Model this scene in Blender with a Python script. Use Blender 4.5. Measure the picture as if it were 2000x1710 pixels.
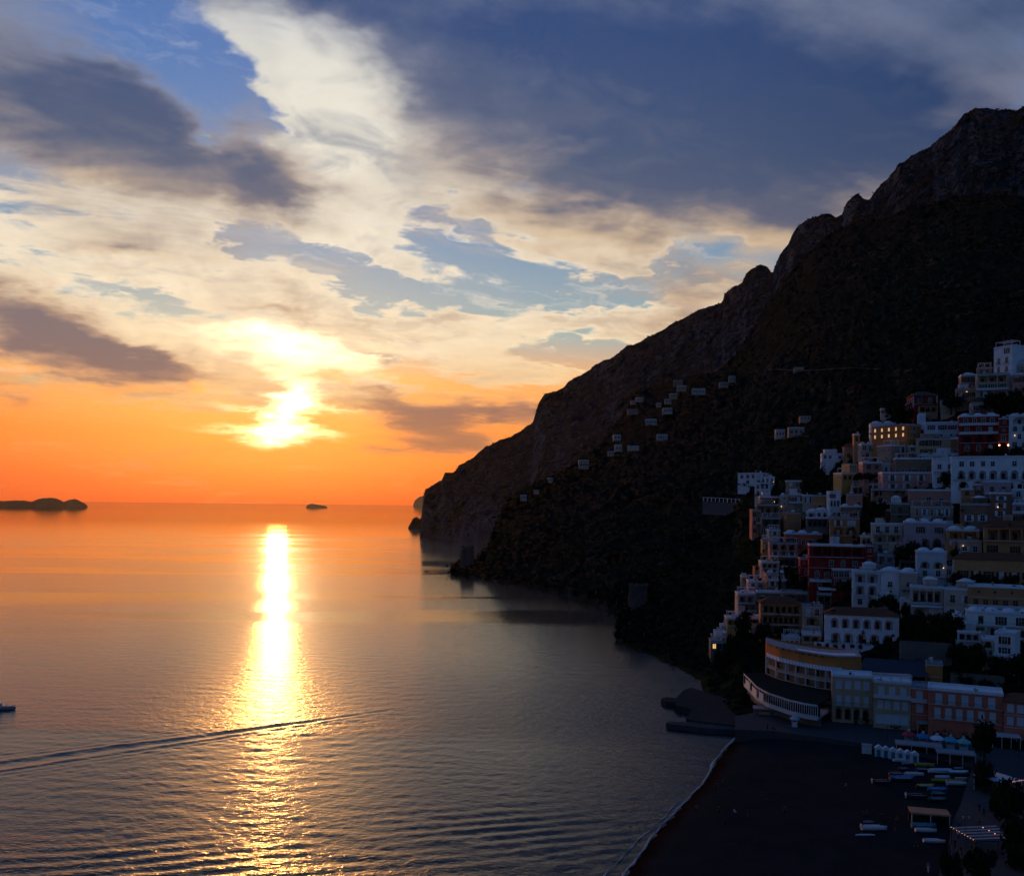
import bpy, bmesh, math, random
import numpy as np
from mathutils import Vector, Matrix, noise as mnoise

for o in list(bpy.data.objects):
    bpy.data.objects.remove(o)
SC = bpy.context.scene
COL = SC.collection
RNG = random.Random(11)
R = math.radians

# ------------------------------------------------------------------ camera
# A level camera 62 m above the sea with a lifted (shifted) frame and a slight roll.
FPX = 1800.0          # focal length in photo pixels (photo is 2000 wide)
CX, CY = 1000.0, 988.0
CAMZ = 62.0
ROLL = R(0.6)
cam_d = bpy.data.cameras.new('camera')
cam = bpy.data.objects.new('camera', cam_d)
COL.objects.link(cam)
cam_d.sensor_width = 36.0
cam_d.lens = 36.0 * FPX / 2000.0
cam_d.shift_y = (CY - 855.0) / 2000.0
cam_d.clip_start = 1.0
cam_d.clip_end = 400000.0
cam.matrix_world = Matrix.Translation((0, 0, CAMZ)) @ (Matrix.Rotation(R(90), 4, 'X') @ Matrix.Rotation(ROLL, 4, 'Z'))
SC.camera = cam
CR, SR = math.cos(ROLL), math.sin(ROLL)

def at(px, py, d):
    """World point that stands d metres ahead in the direction of a photo pixel."""
    xc = (px - CX) * d / FPX
    yc = (CY - py) * d / FPX
    return Vector((xc * CR - yc * SR, d, CAMZ + xc * SR + yc * CR))

def at_z(px, py, z):
    """World point at height z in the direction of a photo pixel."""
    k = ((px - CX) * SR + (CY - py) * CR) / FPX
    return at(px, py, (z - CAMZ) / k)

def azel(px, py):
    v = at(px, py, 100.0) - Vector((0, 0, CAMZ))
    v.normalize()
    return math.degrees(math.atan2(v.x, v.y)), math.degrees(math.asin(v.z))

# ------------------------------------------------------------------ view
SC.view_settings.view_transform = 'Standard'
SC.view_settings.look = 'None'
SC.view_settings.exposure = 0.0
SC.view_settings.gamma = 1.0
SC.view_settings.use_curve_mapping = False
SC.render.engine = 'CYCLES'
SC.cycles.use_denoising = True
try:
    SC.cycles.denoiser = 'OPENIMAGEDENOISE'
except Exception:
    pass
SC.cycles.use_adaptive_sampling = True
SC.cycles.adaptive_threshold = 0.02
SC.cycles.adaptive_min_samples = 10
SC.cycles.max_bounces = 5
SC.cycles.diffuse_bounces = 2
SC.cycles.glossy_bounces = 3
SC.cycles.volume_bounces = 0
SC.cycles.transparent_max_bounces = 8
SC.cycles.sample_clamp_indirect = 4.0
SC.cycles.sample_clamp_direct = 24.0
SC.cycles.caustics_reflective = False
SC.cycles.caustics_refractive = False

# ------------------------------------------------------------------ sun
SUN_AZ, SUN_EL = azel(543, 850)
sun_d = bpy.data.lights.new('sun', 'SUN')
sun_d.energy = 1.3
sun_d.angle = R(1.2)
sun_d.color = (1.0, 0.42, 0.10)
sun = bpy.data.objects.new('sun', sun_d)
COL.objects.link(sun)
sv = Vector((math.sin(R(SUN_AZ)) * math.cos(R(SUN_EL)), math.cos(R(SUN_AZ)) * math.cos(R(SUN_EL)), math.sin(R(SUN_EL))))
sun.rotation_euler = (-sv).to_track_quat('-Z', 'Y').to_euler()

# ------------------------------------------------------------------ sky
W = bpy.data.worlds.new('World')
SC.world = W
W.use_nodes = True
WT = W.node_tree
WT.nodes.clear()

class S:
    """A node socket (or number) with arithmetic, for writing node trees as formulas."""
    def __init__(self, v, t=None):
        self.v = v
        self.t = t or WT
    def _m(self, op, *a, clamp=False):
        n = self.t.nodes.new('ShaderNodeMath')
        n.operation = op
        n.use_clamp = clamp
        for i, x in enumerate((self,) + a):
            x = x.v if isinstance(x, S) else x
            if isinstance(x, (int, float)):
                n.inputs[i].default_value = x
            else:
                self.t.links.new(x, n.inputs[i])
        return S(n.outputs[0], self.t)
    def __add__(s, o): return s._m('ADD', o)
    def __sub__(s, o): return s._m('SUBTRACT', o)
    def __mul__(s, o): return s._m('MULTIPLY', o)
    def __truediv__(s, o): return s._m('DIVIDE', o)
    def madd(s, a, b): return s._m('MULTIPLY_ADD', a, b)
    def exp(s): return s._m('EXPONENT')
    def max(s, o): return s._m('MAXIMUM', o)
    def min(s, o): return s._m('MINIMUM', o)
    def pow(s, o): return s._m('POWER', o)
    def atan2(s, o): return s._m('ARCTAN2', o)
    def asin(s): return s._m('ARCSINE')
    def step(s, a, b):
        n = s.t.nodes.new('ShaderNodeMapRange')
        n.interpolation_type = 'SMOOTHSTEP'
        for i, x in enumerate((s, a, b, 0.0, 1.0)):
            x = x.v if isinstance(x, S) else x
            if isinstance(x, (int, float)):
                n.inputs[i].default_value = x
            else:
                s.t.links.new(x, n.inputs[i])
        return S(n.outputs[0], s.t)

def node(t, kind, **kw):
    n = t.nodes.new(kind)
    for k, v in kw.items():
        setattr(n, k, v)
    return n

def vec(t, x, y, z=0.0):
    n = t.nodes.new('ShaderNodeCombineXYZ')
    for i, q in enumerate((x, y, z)):
        if isinstance(q, S): t.links.new(q.v, n.inputs[i])
        else: n.inputs[i].default_value = q
    return n.outputs[0]

def ntex(t, v, scale, detail=4.0, rough=0.55, dist=0.0, lac=2.0, dim='3D'):
    n = node(t, 'ShaderNodeTexNoise', noise_dimensions=dim)
    t.links.new(v, n.inputs['Vector'])
    n.inputs['Scale'].default_value = scale
    n.inputs['Detail'].default_value = detail
    n.inputs['Roughness'].default_value = rough
    n.inputs['Lacunarity'].default_value = lac
    n.inputs['Distortion'].default_value = dist
    return S(n.outputs['Fac'], t)

def mixc(t, f, a, b):
    n = node(t, 'ShaderNodeMix', data_type='RGBA')
    for sock, x in ((n.inputs[0], f), (n.inputs[6], a), (n.inputs[7], b)):
        if isinstance(x, S): t.links.new(x.v, sock)
        elif isinstance(x, (int, float)): sock.default_value = x
        elif isinstance(x, tuple): sock.default_value = (*x, 1.0)
        else: t.links.new(x, sock)
    return n.outputs[2]

def mulc(t, f, a, b, op='MULTIPLY'):
    n = node(t, 'ShaderNodeMix', data_type='RGBA', blend_type=op)
    n.clamp_result = False
    for sock, x in ((n.inputs[0], f), (n.inputs[6], a), (n.inputs[7], b)):
        if isinstance(x, S): t.links.new(x.v, sock)
        elif isinstance(x, (int, float)): sock.default_value = x
        elif isinstance(x, tuple): sock.default_value = (*x, 1.0)
        else: t.links.new(x, sock)
    return n.outputs[2]

def ramp(t, f, stops):
    n = node(t, 'ShaderNodeValToRGB')
    e = n.color_ramp.elements
    while len(e) < len(stops): e.new(0.5)
    for i, (p, c) in enumerate(stops):
        e[i].position = p
        e[i].color = (*c, 1.0)
    t.links.new(f.v, n.inputs[0])
    return n.outputs[0]

def srgb(r, g, b):
    f = lambda c: (c / 255.0) / 12.92 if c <= 10 else ((c / 255.0 + 0.055) / 1.055) ** 2.4
    return (f(r), f(g), f(b))

def build_sky():
    t = WT
    tc = node(t, 'ShaderNodeTexCoord')
    D = tc.outputs['Generated']
    sp = node(t, 'ShaderNodeSeparateXYZ')
    t.links.new(D, sp.inputs[0])
    x, y, z = (S(sp.outputs[i], t) for i in range(3))
    az = x.atan2(y) * 57.29578
    el = z.asin() * 57.29578
    elp = el.max(0.0)
    # cloud-layer coordinates: the direction pierces a slightly domed layer
    inv = S(1.0, t) / (z.max(0.0) + 0.16)
    PX, PY = x * inv, y * inv
    P = vec(t, PX, PY, 0.0)
    # slanted streak coordinates
    ca, sa = math.cos(R(28)), math.sin(R(28))
    s1 = PX * ca + PY * sa
    s2 = PY * ca - PX * sa
    PS = vec(t, s1 * 0.45, s2 * 1.5, 3.7)
    # domain warp of the angular coordinates
    wn = node(t, 'ShaderNodeTexNoise', noise_dimensions='2D')
    wn.inputs['Scale'].default_value = 1.25
    wn.inputs['Detail'].default_value = 5.0
    wn.inputs['Roughness'].default_value = 0.58
    t.links.new(P, wn.inputs['Vector'])
    wsep = node(t, 'ShaderNodeSeparateColor')
    t.links.new(wn.outputs['Color'], wsep.inputs[0])
    wx = S(wsep.outputs[0], t) - 0.5
    wy = S(wsep.outputs[1], t) - 0.5
    fade = elp.step(-1.0, 16.0)
    w2 = node(t, 'ShaderNodeTexNoise', noise_dimensions='2D')
    w2.inputs['Scale'].default_value = 5.5
    w2.inputs['Detail'].default_value = 4.0
    w2.inputs['Roughness'].default_value = 0.6
    t.links.new(P, w2.inputs['Vector'])
    w2s = node(t, 'ShaderNodeSeparateColor')
    t.links.new(w2.outputs['Color'], w2s.inputs[0])
    vx = S(w2s.outputs[0], t) - 0.5
    vy = S(w2s.outputs[1], t) - 0.5
    Q = vec(t, az + wx * (fade * 7.0 + 2.0) + vx * (fade * 4.5 + 1.5), el + wy * (fade * 4.5 + 0.6) + vy * (fade * 3.0 + 0.4), 0.0)

    def blobs(lst, start=0.0):
        acc = S(start, t)
        for px, py, rx, ry, rot, w in lst:
            a0, e0 = azel(px, py)
            mp = node(t, 'ShaderNodeMapping', vector_type='TEXTURE')
            mp.inputs['Location'].default_value = (a0, e0, 0)
            mp.inputs['Rotation'].default_value = (0, 0, R(rot))
            mp.inputs['Scale'].default_value = (rx * 1.45 / 31.4, ry * 1.45 / 31.4, 1.0)
            t.links.new(Q, mp.inputs['Vector'])
            g = node(t, 'ShaderNodeTexGradient', gradient_type='QUADRATIC_SPHERE')
            t.links.new(mp.outputs[0], g.inputs[0])
            acc = S(g.outputs['Fac'], t).madd(w, acc)
        return acc

    f_big = ntex(t, P, 1.5, 5.0, 0.56, 0.3, dim='2D')
    f_str = ntex(t, PS, 2.6, 7.0, 0.60, 0.5, dim='2D')
    f_fine = ntex(t, P, 7.0, 4.0, 0.62, 0.6, dim='2D')

    f_low = ntex(t, vec(t, az * 0.075 + wx * 0.5, el * 0.55 + wy * 0.5, 1.3), 1.0, 5.0, 0.60, 0.4, dim='2D')
    f_soft = ntex(t, vec(t, PX * 0.8 + PY * 0.4, PY * 1.3 - PX * 0.3, 8.1), 1.9, 3.0, 0.5, 0.8, dim='2D')
    f_cir = ntex(t, vec(t, s1 * 0.9 + s2 * 0.25 + vx * 0.5, s2 * 3.4 + vy * 0.7, 0.0), 2.6, 6.0, 0.60, 0.45, dim='2D')
    # angular distance from the sun
    sd = node(t, 'ShaderNodeVectorMath', operation='DOT_PRODUCT')
    t.links.new(D, sd.inputs[0])
    sd.inputs[1].default_value = sv
    cosd = S(sd.outputs['Value'], t).min(1.0)
    dist = cosd._m('ARCCOSINE') * 57.29578

    # ---- clear sky: Nishita base graded by height
    nis = node(t, 'ShaderNodeTexSky', sky_type='NISHITA')
    nis.sun_disc = False
    nis.sun_elevation = R(SUN_EL)
    nis.sun_rotation = R(SUN_AZ)
    nis.dust_density = 3.0
    nis.air_density = 1.2
    nis_c = mulc(t, 1.0, nis.outputs[0], (0.10, 0.10, 0.10))
    hfac = (elp / 45.0)._m('POWER', 0.62)
    def hp(e): return (e / 45.0) ** 0.62
    clear_sun = ramp(t, hfac, [
        (0.0, srgb(250, 82, 22)), (hp(1.6), srgb(255, 96, 28)), (hp(4.2), srgb(255, 128, 48)),
        (hp(7.5), srgb(252, 172, 98)), (hp(10.5), srgb(150, 178, 182)), (hp(16), srgb(96, 146, 188)),
        (hp(25), srgb(68, 120, 188)), (hp(34), srgb(50, 98, 170)), (1.0, srgb(36, 72, 138))])
    clear_far = ramp(t, hfac, [
        (0.0, srgb(52, 67, 90)), (hp(5), srgb(49, 72, 106)), (hp(15), srgb(40, 77, 126)),
        (hp(30), srgb(31, 68, 124)), (1.0, srgb(25, 61, 117))])
    sunside = dist.step(95.0, 22.0)
    clear = mixc(t, sunside, clear_far, clear_sun)
    clear = mixc(t, 0.12, clear, nis_c)

    # ---- bright cloud (thin, lit from behind)
    A = blobs([
        (640, 190, 210, 130, -25, 1.1), (770, 290, 330, 170, -25, 1.1), (960, 380, 300, 120, -25, 0.9),
        (640, 380, 240, 130, -15, 0.9), (230, 350, 300, 110, -18, 0.8), (120, 470, 330, 110, -8, 1.0),
        (330, 510, 170, 110, 0, 1.0), (560, 430, 260, 70, -10, 0.9), (1250, 430, 420, 90, 8, 1.0),
        (1480, 440, 260, 70, 12, 1.0), (800, 640, 420, 90, -4, 0.9), (1150, 610, 300, 80, -4, 1.0),
        (1330, 585, 130, 60, 6, 1.0), (500, 610, 400, 80, 0, 0.6), (1050, 720, 360, 70, 4, 0.7),
        (150, 640, 420, 110, -14, 0.7), (560, 700, 380, 130, 0, 0.9), (800, 520, 300, 45, -12, 0.8),
        (540, 490, 90, 60, -30, 0.5), (1200, 500, 300, 40, 4, 0.35),
        (930, 425, 170, 100, -28, -1.5), (620, 495, 240, 62, -14, -1.5), (1230, 545, 300, 50, 3, -1.5),
        (450, 500, 70, 70, 0, -1.0), (300, 595, 300, 40, -4, -0.9), (840, 575, 200, 45, -8, -0.8),
        (1110, 688, 260, 42, 0, -1.5), (820, 705, 120, 60, -30, -0.9), (910, 735, 130, 34, -6, -0.8),
        (290, 80, 330, 150, -30, -1.4), (1700, 520, 260, 120, 0, -0.6), (640, 640, 140, 30, -10, -0.6),
    ], 0.0)
    lo = elp.step(9.0, 13.0)
    A = A * 1.1 - 0.10 + (f_str - 0.5) * (lo * 1.7 + 0.9) + (f_fine - 0.5) * 1.1 + (f_big - 0.5) * 0.7
    A = A + (f_low - 0.5) * elp.step(20.0, 8.0) * 1.9
    aA = A.step(0.0, 0.50)
    # ---- heavy cloud (grey, unlit)
    B = blobs([
        (90, 200, 480, 250, -16, 1.25), (380, 300, 320, 120, -12, 0.8), (480, 200, 150, 160, 0, 0.5), (520, 350, 160, 90, -8, 0.7),
        (1250, 190, 560, 300, -14, 1.5), (1650, 170, 700, 330, 6, 1.5), (1000, 60, 420, 150, -10, 1.0),
        (1420, 330, 380, 120, 4, 1.0), (1180, 370, 150, 40, 6, 0.45), (1290, 620, 110, 80, 30, 0.75),
        (60, 655, 300, 75, -13, 1.7), (190, 690, 160, 40, -6, 0.9), (310, 703, 130, 26, -5, 1.1), (210, 480, 130, 45, 6, 0.5),
        (830, 815, 150, 36, -12, 1.7), (985, 805, 150, 34, -2, 1.6), (870, 870, 240, 34, -6, 1.2),
        (650, 645, 120, 26, -16, 0.5), (745, 690, 90, 18, -8, 0.5), (30, 775, 90, 34, 0, 0.6), (730, 755, 160, 22, -10, 0.6), (560, 612, 110, 24, 2, 0.5),
        (620, -10, 360, 70, -4, 1.0), (650, 200, 180, 100, 0, -0.7), (375, 260, 80, 70, 0, -0.8), (290, 70, 260, 100, -30, -1.3),
    ], 0.0)
    # more of the same beyond the frame
    out = (az._m('ABSOLUTE') - 34.0).step(0.0, 14.0).max(el.step(30.0, 42.0))
    B = B + out * (f_big - 0.36) * 2.4
    B = B + (f_big - 0.5) * 0.7 + (f_str - 0.5) * 0.65 + (f_fine - 0.5) * 0.35
    B = B + (f_low - 0.56) * elp.step(9.0, 4.0) * 1.5
    aB = B.step(0.0, 0.85)

    # ---- colours
    litA = ramp(t, hfac, [
        (0.0, srgb(255, 132, 52)), (hp(3), srgb(255, 156, 70)), (hp(6), srgb(255, 196, 122)), (hp(10), srgb(255, 230, 190)),
        (hp(16), srgb(248, 236, 214)), (hp(25), srgb(230, 226, 214)), (hp(33), srgb(150, 170, 200)), (1.0, srgb(90, 116, 165))])
    litA_far = ramp(t, hfac, [(0.0, srgb(61, 76, 101)), (hp(12), srgb(61, 88, 124)), (hp(30), srgb(50, 85, 131)), (1.0, srgb(43, 77, 130))])
    litA = mixc(t, dist.step(62.0, 26.0), litA_far, litA)
    shade = (f_fine * 0.4 + f_str * 0.35 + f_soft * 0.25).step(0.60, 0.38) * A.step(0.15, 0.9) * 0.95
    litA = mixc(t, shade, litA, mixc(t, dist.step(62.0, 26.0), litA_far, ramp(t, hfac, [
        (0.0, srgb(236, 130, 70)), (hp(4), srgb(232, 160, 104)), (hp(9), srgb(214, 180, 146)), (hp(16), srgb(190, 184, 176)), (hp(25), srgb(150, 158, 172)), (1.0, srgb(84, 108, 156))])))
    # thin edges of the heavy cloud pick up light, its body stays grey
    edge = ramp(t, hfac, [
        (0.0, srgb(250, 130, 66)), (hp(5), srgb(214, 138, 88)), (hp(9), srgb(196, 158, 130)), (hp(16), srgb(222, 190, 150)),
        (hp(24), srgb(140, 142, 156)), (1.0, srgb(84, 102, 146))])
    edge = mixc(t, dist.step(64.0, 24.0), litA_far, edge)
    body = ramp(t, hfac, [
        (0.0, srgb(216, 116, 62)), (hp(3.5), srgb(178, 116, 80)), (hp(8), srgb(128, 106, 106)), (hp(14), srgb(112, 108, 122)),
        (hp(20), srgb(80, 92, 120)), (hp(27), srgb(58, 80, 124)), (1.0, srgb(38, 70, 128))])
    body_far = ramp(t, hfac, [(0.0, srgb(38, 50, 74)), (hp(15), srgb(31, 56, 95)), (1.0, srgb(25, 56, 106))])
    body = mixc(t, dist.step(52.0, 20.0), body_far, body)
    heavy = mixc(t, (B + (f_soft - 0.5) * 1.7 + (f_str - 0.5) * 0.7 + (f_low - 0.5) * elp.step(22.0, 10.0) * 1.2).step(0.1, 1.45), edge, body)
    c = mixc(t, aA, clear, litA)
    cir = f_cir.step(0.48, 0.80) * el.step(4.0, 9.0) * el.step(34.0, 16.0) * 0.72
    c = mixc(t, cir * dist.step(75.0, 40.0), c, mixc(t, 0.35, litA, srgb(250, 244, 232)))
    c = mixc(t, aB * 0.96, c, heavy)
    # ---- glow of the veiled sun
    Gs = blobs([(562, 768, 62, 74, 0, 1.7), (543, 850, 100, 34, 0, 2.0), (553, 808, 40, 56, 0, 1.0), (545, 846, 240, 16, 0, 0.9), (600, 690, 260, 60, -4, 1.15), (470, 790, 200, 16, -3, 0.6), (660, 800, 160, 14, -4, 0.6), (560, 905, 200, 14, -2, 0.45)], 0.0)
    gl = (Gs + (f_low - 0.55) * 1.3 + (f_str - 0.5) * 0.5).max(0.0).pow(1.35) * Gs.step(0.0, 0.7) * (S(1.0, t) - aB * 0.5) * 1.25
    gw = ((dist * dist) * (-1.0 / 130.0)).exp() * 0.07
    c = mulc(t, 1.0, c, mulc(t, 1.0, (1.0, 0.80, 0.44), vec(t, gl, gl, gl)), 'ADD')
    c = mulc(t, 1.0, c, mulc(t, 1.0, (1.0, 0.52, 0.16), vec(t, gw, gw, gw)), 'ADD')
    bg = node(t, 'ShaderNodeBackground')
    t.links.new(c, bg.inputs[0])
    bg.inputs[1].default_value = 1.0
    out_n = node(t, 'ShaderNodeOutputWorld')
    t.links.new(bg.outputs[0], out_n.inputs[0])

build_sky()
W.cycles.sampling_method = 'MANUAL'
W.cycles.sample_map_resolution = 512

# ------------------------------------------------------------------ helpers for objects
def tag(o, label=None, cat=None, group=None, kind=None):
    if label: o['label'] = label
    if cat: o['category'] = cat
    if group: o['group'] = group
    if kind: o['kind'] = kind
    return o

def mesh_obj(name, me, mat=None, parent=None):
    o = bpy.data.objects.new(name, me)
    COL.objects.link(o)
    if mat is not None and not me.materials:
        me.materials.append(mat)
    if parent is not None:
        o.parent = parent
    return o

def grid_mesh(name, V, nr, nc, mat, smooth=True):
    """V: (nr*nc,3) array, row-major."""
    V = np.asarray(V, dtype=np.float32).reshape(-1, 3)
    i = np.arange((nr - 1) * (nc - 1))
    r, c = i // (nc - 1), i % (nc - 1)
    a = r * nc + c
    F = np.stack([a, a + 1, a + nc + 1, a + nc], 1).astype(np.int32)
    me = bpy.data.meshes.new(name)
    me.vertices.add(len(V)); me.loops.add(F.size); me.polygons.add(len(F))
    me.vertices.foreach_set('co', V.ravel())
    me.loops.foreach_set('vertex_index', F.ravel())
    me.polygons.foreach_set('loop_start', np.arange(0, F.size, 4, dtype=np.int32))
    if smooth:
        me.polygons.foreach_set('use_smooth', np.ones(len(F), dtype=bool))
    me.update(calc_edges=True)
    if mat: me.materials.append(mat)
    return me

def raw_mesh(name, V, F, mat=None, smooth=False):
    me = bpy.data.meshes.new(name)
    me.from_pydata([tuple(v) for v in V], [], F)
    if smooth:
        me.polygons.foreach_set('use_smooth', np.ones(len(me.polygons), dtype=bool))
    me.update()
    if mat: me.materials.append(mat)
    return me

MATS = {}
def mat(name, base, rough=0.8, var=0.12, vscale=0.6, spec=0.3, metallic=0.0, bump=0.0, bscale=4.0, emit=None, estr=0.0):
    """A weathered surface: base colour broken up by two sizes of noise, with fine relief."""
    if name in MATS: return MATS[name]
    m = bpy.data.materials.new(name)
    m.use_nodes = True
    t = m.node_tree
    b = t.nodes['Principled BSDF']
    b.inputs['Roughness'].default_value = rough
    b.inputs['Specular IOR Level'].default_value = spec if rough < 0.65 else 0.0
    b.inputs['Metallic'].default_value = metallic
    tc = node(t, 'ShaderNodeTexCoord')
    geo = node(t, 'ShaderNodeNewGeometry')
    v = geo.outputs['Position']
    if var > 0:
        n1 = ntex(t, v, vscale, 4.0, 0.6)
        n2 = ntex(t, v, vscale * 7.0, 2.0, 0.5)
        f = ((n1 - 0.5) * 1.5 + (n2 - 0.5) * 0.7) * var * 2.0 + 1.0
        c = mulc(t, 1.0, tuple(base), vec(t, f, f, f))
        t.links.new(c, b.inputs['Base Color'])
    else:
        b.inputs['Base Color'].default_value = (*base, 1)
    if bump > 0:
        bn = node(t, 'ShaderNodeBump')
        bn.inputs['Strength'].default_value = bump
        bn.inputs['Distance'].default_value = 0.2
        t.links.new(ntex(t, v, bscale, 4.0, 0.6).v, bn.inputs['Height'])
        t.links.new(bn.outputs[0], b.inputs['Normal'])
    if emit:
        b.inputs['Emission Color'].default_value = (*emit, 1)
        b.inputs['Emission Strength'].default_value = estr
    MATS[name] = m
    return m

def hill_mat(name, scrub, rock, s1, s2, steep=0.62):
    """Scrub on the gentler ground, bare limestone where the slope is steep."""
    m = bpy.data.materials.new(name)
    m.use_nodes = True
    t = m.node_tree
    b = t.nodes['Principled BSDF']
    b.inputs['Roughness'].default_value = 0.95
    b.inputs['Specular IOR Level'].default_value = 0.0
    geo = node(t, 'ShaderNodeNewGeometry')
    P = geo.outputs['Position']
    sp = node(t, 'ShaderNodeSeparateXYZ'); t.links.new(geo.outputs['True Normal'], sp.inputs[0])
    nz = S(sp.outputs[2], t)
    n1 = ntex(t, P, s1, 6.0, 0.62)
    n2 = ntex(t, P, s2, 5.0, 0.65)
    sq = node(t, 'ShaderNodeMapping'); t.links.new(P, sq.inputs[0]); sq.inputs['Scale'].default_value = (1, 1, 0.22)
    n3 = ntex(t, sq.outputs[0], s2 * 1.4, 4.0, 0.6)
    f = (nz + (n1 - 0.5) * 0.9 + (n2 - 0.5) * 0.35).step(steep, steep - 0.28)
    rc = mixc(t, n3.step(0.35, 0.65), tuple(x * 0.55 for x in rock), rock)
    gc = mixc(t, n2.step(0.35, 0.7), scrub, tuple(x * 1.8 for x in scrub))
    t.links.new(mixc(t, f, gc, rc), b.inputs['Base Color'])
    bn = node(t, 'ShaderNodeBump'); bn.inputs['Strength'].default_value = 0.6; bn.inputs['Distance'].default_value = 4.0
    t.links.new((n2 + n3 * 0.6).v, bn.inputs['Height'])
    t.links.new(bn.outputs[0], b.inputs['Normal'])
    return m

def interp(x, pts):
    xs = [p[0] for p in pts]
    return [float(np.interp(x, xs, [p[k] for p in pts])) for k in range(1, len(pts[0]))]

# ------------------------------------------------------------------ sea
def water_mat():
    m = bpy.data.materials.new('sea_water')
    m.use_nodes = True
    t = m.node_tree
    t.nodes.clear()
    geo = node(t, 'ShaderNodeNewGeometry')
    P = geo.outputs['Position']
    sp = node(t, 'ShaderNodeSeparateXYZ'); t.links.new(P, sp.inputs[0])
    X, Y = S(sp.outputs[0], t), S(sp.outputs[1], t)
    far = Y.step(250.0, 2600.0)
    vfar = Y.step(1300.0, 3400.0)
    one = S(1.0, t)
    def mp(sx, sy, rot):
        n = node(t, 'ShaderNodeMapping'); t.links.new(P, n.inputs[0])
        n.inputs['Rotation'].default_value = (0, 0, R(rot)); n.inputs['Scale'].default_value = (sx, sy, 1)
        return n.outputs[0]
    r1 = ntex(t, mp(0.55, 1.0, 12), 1.1, 3.0, 0.55, 0.4, dim='2D')     # ripples under a metre or so
    r2 = ntex(t, mp(0.5, 1.0, -14), 0.30, 3.0, 0.5, 0.3, dim='2D')     # chop of a few metres
    r3 = ntex(t, mp(0.4, 1.0, 6), 0.055, 2.0, 0.5, dim='2D')           # long slow waves, far out
    slick = ntex(t, mp(0.22, 1.0, 5), 0.0075, 3.0, 0.55, 0.8, dim='2D').step(0.40, 0.56)
    slick2 = ntex(t, mp(0.05, 1.0, 1), 0.0016, 3.0, 0.55, 0.6, dim='2D').step(0.38, 0.62)
    wind = slick * 0.65 + 0.35
    near = one - far
    h = r1 * (near * 0.065 + Y.step(400.0, 140.0) * 0.24) * wind + r2 * (Y.step(800.0, 200.0) * 0.09 + 0.05) * wind + r3 * (far * (one - vfar) * 0.45 * wind)
    bn = node(t, 'ShaderNodeBump')
    bn.inputs['Strength'].default_value = 1.0
    bn.inputs['Distance'].default_value = 1.0
    t.links.new(h.v, bn.inputs['Height'])
    rg = S(0.128, t) + Y.step(700.0, 250.0) * 0.03 - vfar * 0.075 + (slick - 0.5) * 0.06 * (one - vfar) + (slick2 - 0.5) * 0.05 * far * (one - vfar)
    def gloss(rough):
        g = node(t, 'ShaderNodeBsdfAnisotropic', distribution='BECKMANN')
        if isinstance(rough, S): t.links.new(rough.v, g.inputs['Roughness'])
        else: g.inputs['Roughness'].default_value = rough
        t.links.new(mixc(t, vfar, (1.0, 1.0, 1.0), (0.70, 0.72, 0.76)), g.inputs['Color'])
        t.links.new(bn.outputs[0], g.inputs['Normal'])
        return g.outputs[0]
    def mix(f, a, b):
        n = node(t, 'ShaderNodeMixShader')
        t.links.new(f.v if isinstance(f, S) else f, n.inputs[0]); t.links.new(a, n.inputs[1]); t.links.new(b, n.inputs[2])
        return n.outputs[0]
    refl = mix((one - vfar) * 0.05 + Y.step(560.0, 170.0) * 0.28, gloss(rg), gloss(0.46))
    df = node(t, 'ShaderNodeBsdfDiffuse'); df.inputs['Color'].default_value = (0.026, 0.021, 0.012, 1)
    fr = node(t, 'ShaderNodeFresnel'); fr.inputs['IOR'].default_value = 1.333
    t.links.new(bn.outputs[0], fr.inputs['Normal'])
    o = node(t, 'ShaderNodeOutputMaterial')
    t.links.new(mix(S(fr.outputs[0], t), df.outputs[0], refl), o.inputs[0])
    return m

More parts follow.
